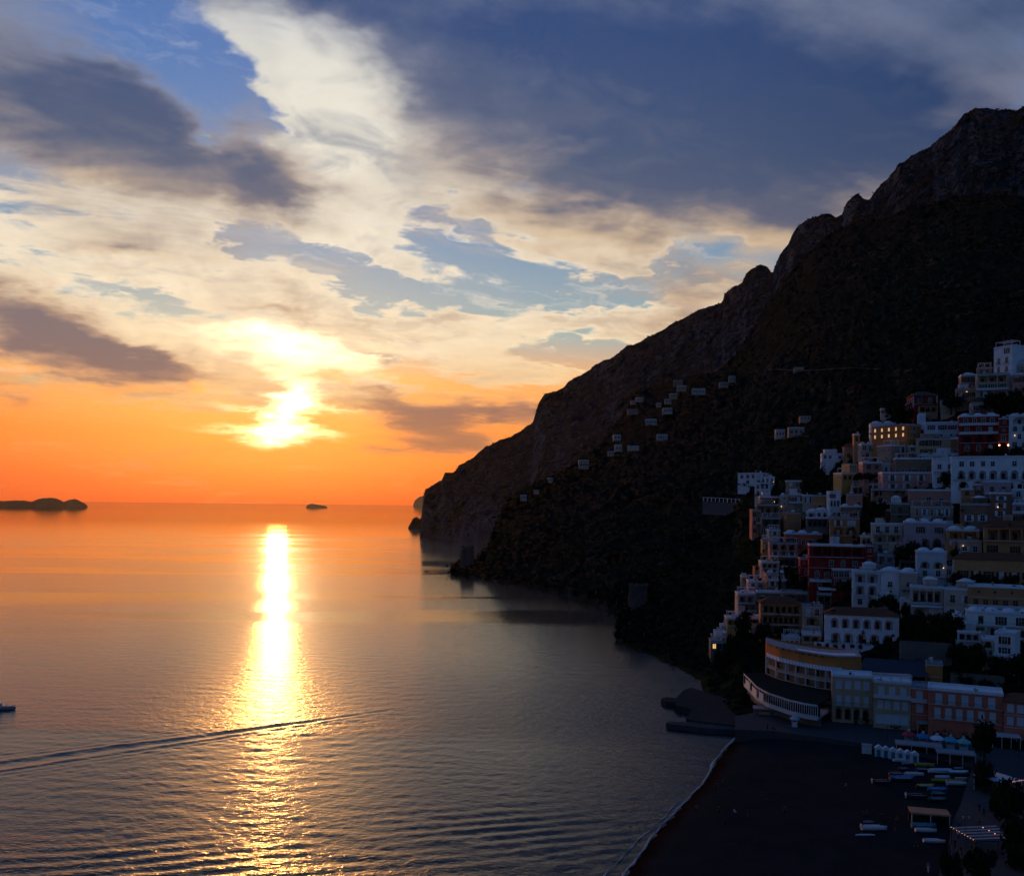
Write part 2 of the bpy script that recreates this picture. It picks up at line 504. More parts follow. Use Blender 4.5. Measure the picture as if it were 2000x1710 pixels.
def build_sea():
    dys = list(np.arange(1150.0, 14.0, -1.5)) + [12, 10, 8, 6.5, 5, 4, 3, 2.2, 1.6, 1.1, 0.7, 0.45]
    d = CAMZ * FPX / np.array(dys)
    pxs = np.concatenate([np.arange(-3000, -60, 140), np.arange(-60, 1520, 3.0), np.arange(1520, 4200, 140)])
    u = (pxs - CX) / FPX
    Dm, U = np.meshgrid(d, u, indexing='ij')
    X, Y = U * Dm, Dm
    rg = np.random.RandomState(3)
    Z = np.zeros_like(X)
    fade = np.clip((620.0 - Y) / 460.0, 0, 1)
    patch = 0.65 + 0.35 * np.sin(X * 0.021 + 1.3 * np.sin(Y * 0.013)) * np.sin(Y * 0.017 + X * 0.006)
    for k in range(34):
        lam = 1.9 * (1.05 ** k)
        ang = R(-80 + rg.uniform(-62, 62))
        ph = rg.uniform(0, 6.28)
        Z += fade * patch * 0.0030 * lam ** 0.8 * np.sin((X * math.cos(ang) + Y * math.sin(ang)) * 6.2832 / lam + ph + 0.6 * np.sin(X * 0.05 + k))
    def line(p, q):
        p, q = at_z(*p, 0.0), at_z(*q, 0.0)
        e = (q - p).xy; L = e.length; e /= L
        s = (X - p.x) * e.x + (Y - p.y) * e.y
        tt = -(X - p.x) * e.y + (Y - p.y) * e.x
        return s, tt, L
    # the V-shaped wake of a passed boat
    s, tt, L = line((-40, 1500), (735, 1390))
    spread = 1.1 + np.clip((L - s) / L, 0, 1.3) * 3.0
    env = np.clip((s + 40) / 30, 0, 1) * np.clip((L + 22 - s) / 45.0, 0, 1)
    for sg in (-1, 1):
        tq = (tt - sg * spread + 0.5 * np.sin(s * 0.16)) / 0.95
        Z += env * (0.16 if sg > 0 else 0.12) * np.exp(-tq ** 2) * (0.75 + 0.25 * np.sin(s * 0.45))
    Z -= env * 0.16 * np.exp(-(tt / (spread * 0.7)) ** 2)
    q = np.abs(tt) - spread
    Z += env * 0.07 * np.exp(-np.clip(q, 0, None) / 6.0) * (q > 0) * np.sin(q * 6.2832 / 3.1)
    # long swell sent ahead by a bigger boat
    s, tt, L = line((-60, 1658), (1320, 1556))
    bend = 3.0 * np.sin(s * 0.022 + 0.4) + 1.2 * np.sin(s * 0.071)
    t2 = tt + bend
    env = np.exp(-((t2 + 8.0) / 13.0) ** 2) * np.clip((s + 60) / 60, 0, 1) * np.clip((L + 15 - s) / 50, 0, 1)
    Z += env * (0.45 + 0.55 * np.sin(X * 0.05 + Y * 0.11) * np.sin(X * 0.021 - Y * 0.07 + 1.0)) * 0.14 * np.sin(t2 * 6.2832 / (4.6 + 0.02 * t2) + 0.5 * np.sin(s * 0.11)) * (0.8 + 0.3 * np.sin(s * 0.09))
    s, tt, L = line((-60, 1725), (900, 1655))
    t2 = tt + 2.5 * np.sin(s * 0.035)
    Z += 0.05 * np.exp(-((t2 + 4.0) / 11.0) ** 2) * np.sin(t2 * 6.2832 / 4.4 + 0.7 * np.sin(s * 0.09))
    # the sheet settles towards the shore
    V = np.stack([X, Y, Z], -1)
    me = grid_mesh('sea', V, len(d), len(u), water_mat())
    return tag(mesh_obj('sea', me), kind='structure')
build_sea()

# ------------------------------------------------------------------ mountains
SKYLINE = [(820, 1040), (824, 1000), (826, 975), (829, 958), (848, 945), (864, 936), (868, 924), (888, 921), (897, 908), (925, 892), (950, 872), (975, 859), (1000, 851),
    (1020, 838), (1040, 826), (1046, 806), (1052, 786), (1064, 768), (1085, 763), (1100, 757), (1112, 744), (1130, 735), (1150, 724), (1165, 711),
    (1190, 700), (1215, 685), (1225, 676), (1250, 668), (1272, 655), (1300, 641), (1330, 622), (1370, 604), (1400, 594), (1411, 589), (1414, 574), (1430, 562),
    (1450, 551), (1456, 536), (1470, 523), (1490, 516), (1500, 520), (1508, 536), (1516, 512), (1524, 494), (1540, 476), (1548, 458), (1560, 440), (1578, 427),
    (1600, 421), (1622, 419), (1633, 426), (1645, 418), (1652, 396), (1664, 384), (1676, 379), (1686, 388), (1697, 392), (1712, 370), (1730, 351), (1748, 332),
    (1756, 319), (1785, 302), (1820, 285), (1836, 268), (1848, 262), (1862, 248), (1872, 236), (1882, 222), (1905, 213), (1925, 212), (1950, 217), (1970, 215),
    (1988, 213), (2000, 204), (2060, 176), (2160, 150), (2300, 90), (2500, 40)]

def loft(name, px0, px1, step, prof, rows, amp, freq, m, back=(140, 0.5), seed=0.0, edge=6, fine=0.25, gul=0.011):
    """Sheet of land through profiles: prof(px) -> list of (py, d) from foot to ridge; noise breaks it up."""
    pxs = np.concatenate([np.arange(px0, 2100.0, step), np.arange(2100.0, px1 + 25, 25.0)])
    nb = 8
    V = []
    nr = rows + nb
    for px in pxs:
        pr = prof(px)
        K = len(pr)
        ks = np.linspace(0, K - 1, rows)
        pys = np.interp(ks, range(K), [p[0] for p in pr])
        ds = np.interp(ks, range(K), [p[1] for p in pr])
        col = []
        for j in range(rows):
            d = ds[j]
            p = at(px, pys[j], d)
            q = Vector((p.x * freq, p.y * freq, p.z * freq * 0.8 + seed))
            n = mnoise.fractal(q, 0.9, 2.1, 6) * amp
            n += mnoise.fractal(q * 6.0 + Vector((seed, 7, 3)), 0.8, 2.1, 4) * amp * fine
            g_ = mnoise.ridged_multi_fractal(Vector((px * gul, pys[j] * gul * 0.22, seed)), 0.9, 2.2, 4, 1.0, 2.0)
            n += (g_ - 1.0) * amp * 0.55
            w = min(1.0, j / edge)
            dd = d + n * w
            pyj = pys[j] + (mnoise.fractal(q * 9.0, 0.7, 2.0, 4) * 260.0 * amp / 60.0 * 3.0 / max(200.0, d) * 6.0 if j > 2 else 0.0) * min(1.0, j / edge)
            col.append(at(px, pyj, dd))
        top = col[-1]
        for j in range(1, nb + 1):
            f = j / nb
            out = Vector((top.x, top.y, 0)).normalized()
            col.append(Vector((top.x + out.x * back[0] * f, top.y + out.y * back[0] * f, top.z - back[0] * back[1] * f * f)))
        V.append(col)
    A = np.array([[tuple(v) for v in c] for c in V], dtype=np.float32)      # cols, rows, 3
    A = A.transpose(1, 0, 2)
    me = grid_mesh(name, A.reshape(-1, 3), nr, len(pxs), m)
    return tag(mesh_obj(name, me), kind='structure'), A[:rows]

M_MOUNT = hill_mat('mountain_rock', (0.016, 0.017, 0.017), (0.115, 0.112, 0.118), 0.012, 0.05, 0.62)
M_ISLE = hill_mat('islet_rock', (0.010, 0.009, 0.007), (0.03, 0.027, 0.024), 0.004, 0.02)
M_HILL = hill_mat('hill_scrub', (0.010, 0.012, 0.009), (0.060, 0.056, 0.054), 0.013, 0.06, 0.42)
M_TOWNHILL = hill_mat('terrace_scrub', (0.013, 0.016, 0.008), (0.075, 0.067, 0.058), 0.05, 0.22, 0.50)

def zd(px, py, z): return at_z(px, py, z).y

def prof_mount(px):
    sk = interp(px, SKYLINE)[0]
    by, bd = interp(px, [(820, 1047, 1800), (870, 1053, 1700), (930, 1061, 1540), (970, 1070, 1420), (1100, 1085, 1250), (1300, 1060, 1050), (1500, 980, 800), (1800, 860, 700), (2500, 700, 600)])
    rd = interp(px, [(820, 1850), (1060, 1800), (1300, 1680), (1520, 1520), (1750, 1350), (2000, 1230), (2500, 1050)])[0]
    return [(by, bd)] + [(by + (sk - by) * f, bd + (rd - bd) * g) for f, g in ((0.25, 0.10), (0.45, 0.34), (0.62, 0.55), (0.8, 0.78), (0.9, 0.88), (1.0, 1.0))]

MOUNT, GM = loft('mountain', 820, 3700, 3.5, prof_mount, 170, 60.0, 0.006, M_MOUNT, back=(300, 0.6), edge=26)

HILLTOP = [(880, 1112, 812), (888, 1100, 815), (896, 1094, 818), (930, 1092, 825), (938, 1080, 830), (952, 1072, 838), (960, 1052, 845), (966, 1030, 852), (976, 1005, 860), (986, 988, 875), (1000, 970, 890), (1012, 961, 905),
    (1030, 951, 920), (1050, 941, 935), (1080, 930, 950), (1110, 913, 965), (1130, 898, 975), (1150, 887, 985), (1180, 860, 1010), (1200, 834, 1030), (1230, 789, 1070),
    (1242, 769, 1080), (1280, 753, 1110), (1330, 738, 1130), (1400, 726, 1160), (1436, 694, 1180), (1468, 644, 1190), (1498, 594, 1190), (1520, 563, 1185), (1558, 514, 1170), (1600, 474, 1150), (1640, 446, 1130),
    (1680, 431, 1100), (1720, 431, 1080), (1760, 413, 1060), (1820, 397, 1020), (1860, 383, 1000), (1920, 377, 970), (2000, 385, 940), (2200, 362, 880)]
HILLFOOT = [(880, 1127, -1), (930, 1134, -1), (1000, 1145, -1), (1100, 1168, -1), (1200, 1203, -1), (1260, 1180, 560), (1450, 1110, 540), (1500, 1020, 500), (1700, 900, 470), (2000, 760, 440), (2200, 700, 430)]
def prof_hill(px):
    ty, td = interp(px, HILLTOP)
    by, bd = interp(px, [(a, b, zd(a, b, -1.5) if c < 0 else c) for a, b, c in HILLFOOT])
    return [(by + (ty - by) * f, bd + (td - bd) * g) for f, g in ((0, 0), (0.12, 0.05), (0.35, 0.28), (0.55, 0.50), (0.75, 0.74), (0.9, 0.9), (1, 1))]
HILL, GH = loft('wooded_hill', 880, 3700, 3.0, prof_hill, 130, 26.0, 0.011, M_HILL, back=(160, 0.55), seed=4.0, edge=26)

TOWNTOP = [(1203, 1215, 425), (1212, 1188, 440), (1230, 1172, 448), (1262, 1158, 452), (1300, 1112, 462), (1370, 1062, 480), (1430, 1000, 490), (1450, 970, 485), (1500, 930, 475), (1560, 921, 465), (1620, 885, 455),
    (1700, 815, 445), (1780, 768, 435), (1880, 722, 425), (1940, 690, 420), (2000, 660, 415), (2200, 560, 400), (2450, 480, 390), (3700, 380, 330)]
TOWNFOOT = [(1203, 1258, -1.5), (1240, 1286, -1.5), (1300, 1314, -1.5), (1340, 1336, -1.0), (1400, 1372, 1.5), (1440, 1392, 3.4), (1560, 1398, 4.0), (1640, 1409, 4.0), (1820, 1442, 4.0), (2000, 1474, 4.0), (2200, 1510, 4.0), (2450, 1560, 4.0), (3700, 1900, 4.0)]
def town_col(px):
    ty, td = interp(px, TOWNTOP)
    by, bz = interp(px, TOWNFOOT)
    return ty, td, by, zd(px, by, bz)
def town_d(px, py):
    """How far the town's slope lies in the direction of a photo pixel."""
    ty, td, by, bd = town_col(px)
    f = (by - py) / (by - ty)
    if f >= 0:
        return bd + (td - bd) * f ** 0.92
    return zd(px, py, 4.0)
def prof_town(px):
    ty, td, by, bd = town_col(px)
    return [(by + (ty - by) * f, bd + (td - bd) * f ** 0.92 + 3.0) for f in np.linspace(0, 1, 12)]
TOWNHILL, GT = loft('town_hillside', 1203, 3700, 3.2, prof_town, 130, 2.6, 0.05, M_TOWNHILL, back=(70, 0.25), seed=9.0, edge=4)

# islets and the far cape on the horizon
def islet(name, pts, base_py, thick, m):
    """A rock with an outline seen from the town, given real depth by a rounded back and front."""
    d = zd(pts[len(pts) // 2][0], base_py, 0.0)
    nx, nr = 90, 13
    V = []
    xs = np.linspace(pts[0][0], pts[-1][0], nx)
    for j in range(nr):
        a = math.pi * j / (nr - 1)
        for px in xs:
            top = interp(px, pts)[0] + 1.2 + 1.6 * mnoise.noise(Vector((px * 0.16, base_py, 0))) + 0.9 * mnoise.noise(Vector((px * 0.55, base_py, 3)))
            h = max(0.0, (base_py - top)) * d / FPX
            p = at(px, base_py, d)
            p.z = -2.0 + (h + 2.0) * math.sin(a) ** 0.6
            p.y = d + thick * math.cos(a) * (0.4 + 0.6 * min(1.0, h / (thick * 0.3)))
            n = mnoise.fractal(p * 0.012, 0.8, 2.0, 5) * h * 0.16
            V.append((p.x + n * 0.5, p.y + n, p.z + n * 0.45 * math.sin(a)))
    return tag(mesh_obj(name, grid_mesh(name, V, nr, nx, m)), kind='structure')
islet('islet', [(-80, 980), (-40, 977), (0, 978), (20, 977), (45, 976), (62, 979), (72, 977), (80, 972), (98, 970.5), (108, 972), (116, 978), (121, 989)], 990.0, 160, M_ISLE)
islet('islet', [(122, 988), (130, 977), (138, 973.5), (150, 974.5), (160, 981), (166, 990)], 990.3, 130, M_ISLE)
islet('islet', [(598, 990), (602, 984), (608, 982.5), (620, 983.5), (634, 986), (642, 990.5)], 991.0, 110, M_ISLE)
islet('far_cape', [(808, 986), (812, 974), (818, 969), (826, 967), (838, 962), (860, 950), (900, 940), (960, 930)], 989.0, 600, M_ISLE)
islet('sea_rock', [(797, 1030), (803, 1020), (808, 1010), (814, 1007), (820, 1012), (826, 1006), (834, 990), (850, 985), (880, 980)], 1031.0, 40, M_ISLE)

# ------------------------------------------------------------------ haze
def haze():
    v = [(-15000, -400), (15000, -400), (15000, 16000), (-15000, 16000)]
    V = [(x, y, -8.0) for x, y in v] + [(x, y, 860.0) for x, y in v]
    F = [(3, 2, 1, 0), (4, 5, 6, 7), (0, 1, 5, 4), (1, 2, 6, 5), (2, 3, 7, 6), (3, 0, 4, 7)]
    me = raw_mesh('haze', V, F)
    m = bpy.data.materials.new('haze_air')
    m.use_nodes = True
    t = m.node_tree
    t.nodes.clear()
    o = node(t, 'ShaderNodeOutputMaterial')
    pv = node(t, 'ShaderNodeVolumePrincipled')
    pv.inputs['Color'].default_value = (0.95, 0.95, 0.95, 1)
    pv.inputs['Density'].default_value = 0.000009
    pv.inputs['Anisotropy'].default_value = 0.55
    t.links.new(pv.outputs[0], o.inputs['Volume'])
    m.cycles.homogeneous_volume = True
    me.materials.append(m)
    return tag(mesh_obj('haze', me), kind='stuff')
HAZE = True
if HAZE: haze()
# ------------------------------------------------------------------ house kit
class MB:
    """Collects faces; build() links them as one mesh object."""
    def __init__(self):
        self.V, self.F = [], []
    def poly(self, *pts):
        n = len(self.V)
        self.V += [tuple(p) for p in pts]
        self.F.append(tuple(range(n, n + len(pts))))
    def box(self, x0, x1, y0, y1, z0, z1):
        n = len(self.V)
        self.V += [(x0, y0, z0), (x1, y0, z0), (x1, y1, z0), (x0, y1, z0), (x0, y0, z1), (x1, y0, z1), (x1, y1, z1), (x0, y1, z1)]
        self.F += [tuple(n + i for i in f) for f in ((3, 2, 1, 0), (4, 5, 6, 7), (0, 1, 5, 4), (1, 2, 6, 5), (2, 3, 7, 6), (3, 0, 4, 7))]
    def bar(self, p, q, r, sides=5, r2=None):
        p, q = Vector(p), Vector(q)
        r2 = r if r2 is None else r2
        ax = (q - p).normalized()
        u = ax.orthogonal().normalized(); w = ax.cross(u)
        n = len(self.V)
        for c, rr in ((p, r), (q, r2)):
            for k in range(sides):
                a = 2 * math.pi * k / sides
                self.V.append(tuple(c + (u * math.cos(a) + w * math.sin(a)) * rr))
        for k in range(sides):
            k2 = (k + 1) % sides
            self.F.append((n + k, n + k2, n + sides + k2, n + sides + k))
        self.F.append(tuple(n + sides + k for k in range(sides)))
        self.F.append(tuple(n + sides - 1 - k for k in range(sides)))
    def cap(self, cx, cy, cz, rx, ry, rz, nu=10, nv=4):
        """Upper half of an ellipsoid (a low dome)."""
        n = len(self.V)
        for j in range(nv):
            a = 0.5 * math.pi * j / nv
            for i in range(nu):
                b = 2 * math.pi * i / nu
                self.V.append((cx + rx * math.cos(a) * math.cos(b), cy + ry * math.cos(a) * math.sin(b), cz + rz * math.sin(a)))
        self.V.append((cx, cy, cz + rz))
        for j in range(nv - 1):
            for i in range(nu):
                i2 = (i + 1) % nu
                self.F.append((n + j * nu + i, n + j * nu + i2, n + (j + 1) * nu + i2, n + (j + 1) * nu + i))
        for i in range(nu):
            self.F.append((n + (nv - 1) * nu + i, n + (nv - 1) * nu + (i + 1) % nu, n + nv * nu))
    def vault(self, x0, x1, y0, y1, z, rise, n=8):
        """Barrel vault running front to back."""
        pts = []
        for i in range(n + 1):
            a = math.pi * i / n
            pts.append(((x0 + x1) / 2 - (x1 - x0) / 2 * math.cos(a), z + rise * math.sin(a)))
        for i in range(n):
            (xa, za), (xb, zb) = pts[i], pts[i + 1]
            self.poly((xa, y0, za), (xb, y0, zb), (xb, y1, zb), (xa, y1, za))
        self.poly(*[(x, y0, zz) for x, zz in reversed(pts)])
        self.poly(*[(x, y1, zz) for x, zz in pts])
    def mesh(self, name, m, smooth=False):
        return raw_mesh(name, self.V, self.F, m, smooth)
    def build(self, name, m, parent=None, smooth=False):
        return mesh_obj(name, self.mesh(name, m, smooth), None, parent)

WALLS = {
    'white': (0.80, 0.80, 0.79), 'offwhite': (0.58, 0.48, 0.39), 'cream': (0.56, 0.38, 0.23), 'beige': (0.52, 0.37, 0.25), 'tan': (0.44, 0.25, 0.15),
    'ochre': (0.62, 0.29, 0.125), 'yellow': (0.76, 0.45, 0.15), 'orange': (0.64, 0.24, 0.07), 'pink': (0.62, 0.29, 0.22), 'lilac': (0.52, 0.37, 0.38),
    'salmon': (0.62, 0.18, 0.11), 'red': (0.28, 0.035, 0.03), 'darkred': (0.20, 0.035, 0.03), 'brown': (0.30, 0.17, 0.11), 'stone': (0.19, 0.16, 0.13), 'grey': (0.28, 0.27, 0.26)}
def wall_mat(c, v=0):
    """Limewashed plaster with rain streaks and patches; v picks a slightly different batch of wash."""
    key = 'plaster_' + c + ('' if v == 0 else '_' + 'abc'[v - 1])
    if key in MATS: return MATS[key]
    base = tuple(min(0.82, x * k) for x, k in zip(WALLS[c], ((1, 1, 1), (0.88, 0.86, 0.84), (1.08, 1.02, 0.94), (0.76, 0.77, 0.78))[v]))
    m = bpy.data.materials.new(key); m.use_nodes = True
    t = m.node_tree; b = t.nodes['Principled BSDF']
    b.inputs['Roughness'].default_value = 0.92; b.inputs['Specular IOR Level'].default_value = 0.0
    geo = node(t, 'ShaderNodeNewGeometry'); P = geo.outputs['Position']
    mp = node(t, 'ShaderNodeMapping'); t.links.new(P, mp.inputs[0]); mp.inputs['Scale'].default_value = (1, 1, 0.16)
    n1 = ntex(t, P, 0.28, 4.0, 0.6); n2 = ntex(t, mp.outputs[0], 1.6, 4.0, 0.65); n3 = ntex(t, P, 3.0, 3.0, 0.6)
    f = (n1 - 0.5) * 0.5 + (n3 - 0.5) * 0.22 + 1.0
    c1 = mulc(t, 1.0, base, vec(t, f, f, f))
    dirt = n2.step(0.54, 0.74) * 0.42
    t.links.new(mixc(t, dirt, c1, tuple(x * 0.45 + 0.01 for x in base)), b.inputs['Base Color'])
    bn = node(t, 'ShaderNodeBump'); bn.inputs['Strength'].default_value = 0.3; bn.inputs['Distance'].default_value = 0.1
    t.links.new(n3.v, bn.inputs['Height']); t.links.new(bn.outputs[0], b.inputs['Normal'])
    MATS[key] = m
    return m
M_ROOFW = mat('roof_lime', (0.72, 0.73, 0.74), 0.85, 0.16, 0.5, 0.2)
M_ROOFG = mat('roof_grey', (0.30, 0.30, 0.31), 0.9, 0.2, 0.6, 0.2)
M_TILE = mat('roof_tile', (0.20, 0.075, 0.045), 0.85, 0.3, 1.5, 0.2, bump=0.6, bscale=3.0)
M_TRIM = mat('trim_white', (0.62, 0.61, 0.59), 0.8, 0.08, 1.0, 0.2)
M_GLASS = mat('window_glass', (0.012, 0.015, 0.02), 0.08, 0.0, 1.0, 0.5)
M_DARK = mat('shutter_dark', (0.02, 0.025, 0.022), 0.6, 0.15, 2.0, 0.3)
M_GREEN = mat('shutter_green', (0.03, 0.06, 0.045), 0.6, 0.15, 2.0, 0.3)
M_REDW = mat('shutter_red', (0.16, 0.035, 0.03), 0.6, 0.15, 2.0, 0.3)
M_PALE = mat('shutter_pale', (0.66, 0.70, 0.73), 0.6, 0.1, 2.0, 0.3)
M_WOOD = mat('wood_brown', (0.13, 0.075, 0.04), 0.7, 0.2, 2.0, 0.3)
M_IRON = mat('iron_dark', (0.03, 0.03, 0.032), 0.5, 0.0, 1.0, 0.5)
M_CANVAS = mat('awning_canvas', (0.55, 0.56, 0.56), 0.85, 0.12, 0.6, 0.2)
M_CANVAST = mat('awning_tan', (0.42, 0.27, 0.17), 0.85, 0.12, 0.6, 0.2)
M_CANVASD = mat('awning_dark', (0.06, 0.07, 0.09), 0.85, 0.12, 0.6, 0.2)
M_BULB = mat('lamp_bulb', (1.0, 0.7, 0.4), 0.5, 0.0, emit=(1.0, 0.62, 0.28), estr=9.0)
M_GLOW = mat('glow_pane', (0.9, 0.6, 0.3), 0.5, 0.0, emit=(1.0, 0.55, 0.2), estr=0.9)  # for lit windows, and in place of low sunlight on the inn's side
SHUT = {'dark': M_DARK, 'green': M_GREEN, 'red': M_REDW, 'pale': M_PALE, 'brown': M_WOOD}

_wc = {}
def window_meshes(w, h, arch, kind):
    """Shared meshes for a window of this size: surround with bars, pane, shutter."""
    w, h = round(w * 20) / 20, round(h * 20) / 20
    key = (w, h, arch, kind)
    if key in _wc: return _wc[key]
    f = MB(); e = 0.13; tk = 0.05
    if not arch:
        f.box(-w / 2 - e, -w / 2, -tk, 0.05, 0.0, h + e); f.box(w / 2, w / 2 + e, -tk, 0.05, 0.0, h + e)
        f.box(-w / 2, w / 2, -tk, 0.05, h, h + e)
        f.box(-w / 2 - e - 0.06, w / 2 + e + 0.06, -tk - 0.08, 0.05, -0.12, 0.0)
    else:
        n = 8
        for i in range(n):
            a0, a1 = math.pi * i / n, math.pi * (i + 1) / n
            r0, r1 = w / 2, w / 2 + e
            zc = h - w / 2
            P = [(-math.cos(a) * r, zc + math.sin(a) * r) for a, r in ((a0, r0), (a0, r1), (a1, r1), (a1, r0))]
            f.poly(*[(x, -tk, z) for x, z in P])
            f.poly((P[1][0], -tk, P[1][1]), (P[1][0], 0.05, P[1][1]), (P[2][0], 0.05, P[2][1]), (P[2][0], -tk, P[2][1]))
        f.box(-w / 2 - e, -w / 2, -tk, 0.05, 0, h - w / 2); f.box(w / 2, w / 2 + e, -tk, 0.05, 0, h - w / 2)
        f.box(-w / 2 - e, w / 2 + e, -tk - 0.08, 0.05, -0.12, 0.0)
    if kind != 'plain':
        f.box(-0.035, 0.035, 0.10, 0.16, 0.0, h * (1.0 if not arch else 0.98)); f.box(-w / 2, -0.035, 0.10, 0.16, h * 0.6, h * 0.6 + 0.06); f.box(0.035, w / 2, 0.10, 0.16, h * 0.6, h * 0.6 + 0.06)
    p = MB(); p.poly((-w / 2, 0.17, 0), (w / 2, 0.17, 0), (w / 2, 0.17, h), (-w / 2, 0.17, h))
    s = MB(); sw = w / 2; s.box(-sw / 2, sw / 2, -0.05, 0.0, 0.0, h)
    for k in range(1, 5): s.box(-sw / 2 + 0.05, sw / 2 - 0.05, -0.075, -0.05, h * k / 5 - 0.12, h * k / 5 + 0.02)
    _wc[key] = (f, p, s)
    return _wc[key]

_shared = {}
def shared(key, mb, name, m):
    k = (key, m.name)
    if k not in _shared: _shared[k] = mb.mesh(name, m)
    return _shared[k]

def add_window(parent, x, y, z, w, h, rot=0.0, arch=False, kind='sash', shut=None, frame=M_TRIM, pane=M_GLASS, glow=False):
    f, p, s = window_meshes(w, h, arch, kind)
    k = (round(w * 20), round(h * 20), arch, kind)
    wo = mesh_obj('window', shared(('f', k), f, 'window', frame), None, parent)
    wo.location = (x, y, z); wo.rotation_euler = (0, 0, rot)
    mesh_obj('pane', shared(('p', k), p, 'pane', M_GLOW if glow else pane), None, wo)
    if shut:
        for sg in (-1, 1):
            so = mesh_obj('shutter', shared(('s', k), s, 'shutter', SHUT[shut]), None, wo)
            so.location = (sg * (w / 2 + 0.14 + w / 4), -0.05, 0)
    return wo

def facade(mb, W, H, ops, o=(0, 0), ang=0.0, cuts=True):
    """Wall sheet W x H standing on the ground line from o in direction ang, pierced by openings
    (x0, x1, z0, z1, arch, depth, backed)."""
    ca, sa = math.cos(ang), math.sin(ang)
    def P(x, y, z): return (o[0] + x * ca - y * sa, o[1] + x * sa + y * ca, z)
    xs = sorted({0.0, W, *[q for op in ops for q in op[:2]]})
    zs = sorted({0.0, H, *[q for op in ops for q in op[2:4]]})
    for i in range(len(xs) - 1):
        j = 0
        while j < len(zs) - 1:
            xm = (xs[i] + xs[i + 1]) / 2
            def hole(k): 
                zm = (zs[k] + zs[k + 1]) / 2
                return any(a < xm < b and c < zm < d for a, b, c, d, *_ in ops)
            if hole(j):
                j += 1; continue
            k = j
            while k + 1 < len(zs) - 1 and not hole(k + 1): k += 1
            mb.poly(P(xs[i], 0, zs[j]), P(xs[i + 1], 0, zs[j]), P(xs[i + 1], 0, zs[k + 1]), P(xs[i], 0, zs[k + 1]))
            j = k + 1
    for a, b, c, d, arch, dep, backed in ops:
        mb.poly(P(a, 0, c), P(b, 0, c), P(b, dep, c), P(a, dep, c))
        if not arch:
            mb.poly(P(a, 0, c), P(a, dep, c), P(a, dep, d), P(a, 0, d))
            mb.poly(P(b, dep, c), P(b, 0, c), P(b, 0, d), P(b, dep, d))
            mb.poly(P(a, dep, d), P(b, dep, d), P(b, 0, d), P(a, 0, d))
        else:
            r = (b - a) / 2; rise = min(r, (d - c) * 0.6); zc = d - rise; n = 8
            mb.poly(P(a, 0, c), P(a, dep, c), P(a, dep, zc), P(a, 0, zc))
            mb.poly(P(b, dep, c), P(b, 0, c), P(b, 0, zc), P(b, dep, zc))
            pts = [((a + b) / 2 - r * math.cos(math.pi * i / n), zc + rise * math.sin(math.pi * i / n)) for i in range(n + 1)]
            for i in range(n):
                (x0, z0), (x1, z1) = pts[i], pts[i + 1]
                cx = a if i < n / 2 else b
                mb.poly(P(cx, 0, d), P(x0, 0, z0), P(x1, 0, z1))
                mb.poly(P(x0, 0, z0), P(x0, dep, z0), P(x1, dep, z1), P(x1, 0, z1))
        if backed:
            mb.poly(P(a - 0.01, dep, c), P(b + 0.01, dep, c), P(b + 0.01, dep, d), P(a - 0.01, dep, d))

def railing(parent, x0, x1, y, z, h=1.0, m=M_IRON, ends=None, step=0.35):
    r = MB()
    r.box(x0, x1, y, y + 0.05, z + h - 0.06, z + h)
    n = max(2, int((x1 - x0) / step))
    for i in range(n + 1):
        x = x0 + (x1 - x0) * i / n
        r.box(x - 0.02, x + 0.02, y + 0.01, y + 0.04, z, z + h - 0.06)
    if ends:
        for x in (x0, x1):
            r.box(x - 0.03, x + 0.03, y + 0.05, y + ends, z + h - 0.06, z + h)
    return r.build('railing', m, parent)

def pergola(parent, x0, x1, y0, y1, z, h, m=M_TRIM, cover=None, nposts=3, nbeam=8):
    g = MB()
    for y in (y0, y1):
        for i in range(nposts):
            x = x0 + (x1 - x0) * i / (nposts - 1)
            g.box(x - 0.09, x + 0.09, y - 0.09, y + 0.09, z, z + h)
        g.box(x0 - 0.2, x1 + 0.2, y - 0.07, y + 0.07, z + h, z + h + 0.15)
    for i in range(nbeam):
        x = x0 + (x1 - x0) * i / (nbeam - 1)
        g.box(x - 0.05, x + 0.05, y0 - 0.4, y1 + 0.3, z + h + 0.15, z + h + 0.27)
    o = g.build('pergola', m, parent)
    if cover:
        c = MB(); c.box(x0 - 0.1, x1 + 0.1, y0 - 0.3, y1 + 0.2, z + h + 0.275, z + h + 0.31)
        c.build('pergola_cover', cover, o)
    return o

def lamp(parent, x, y, z, r=0.14):
    b = MB(); b.cap(x, y, z, r, r, r, 6, 2)
    n = len(b.V); b.V += [(x, y, z - r)]
    for i in range(6): b.F.append(((i + 1) % 6, i, n))
    return b.build('wall_lamp', M_BULB, parent)

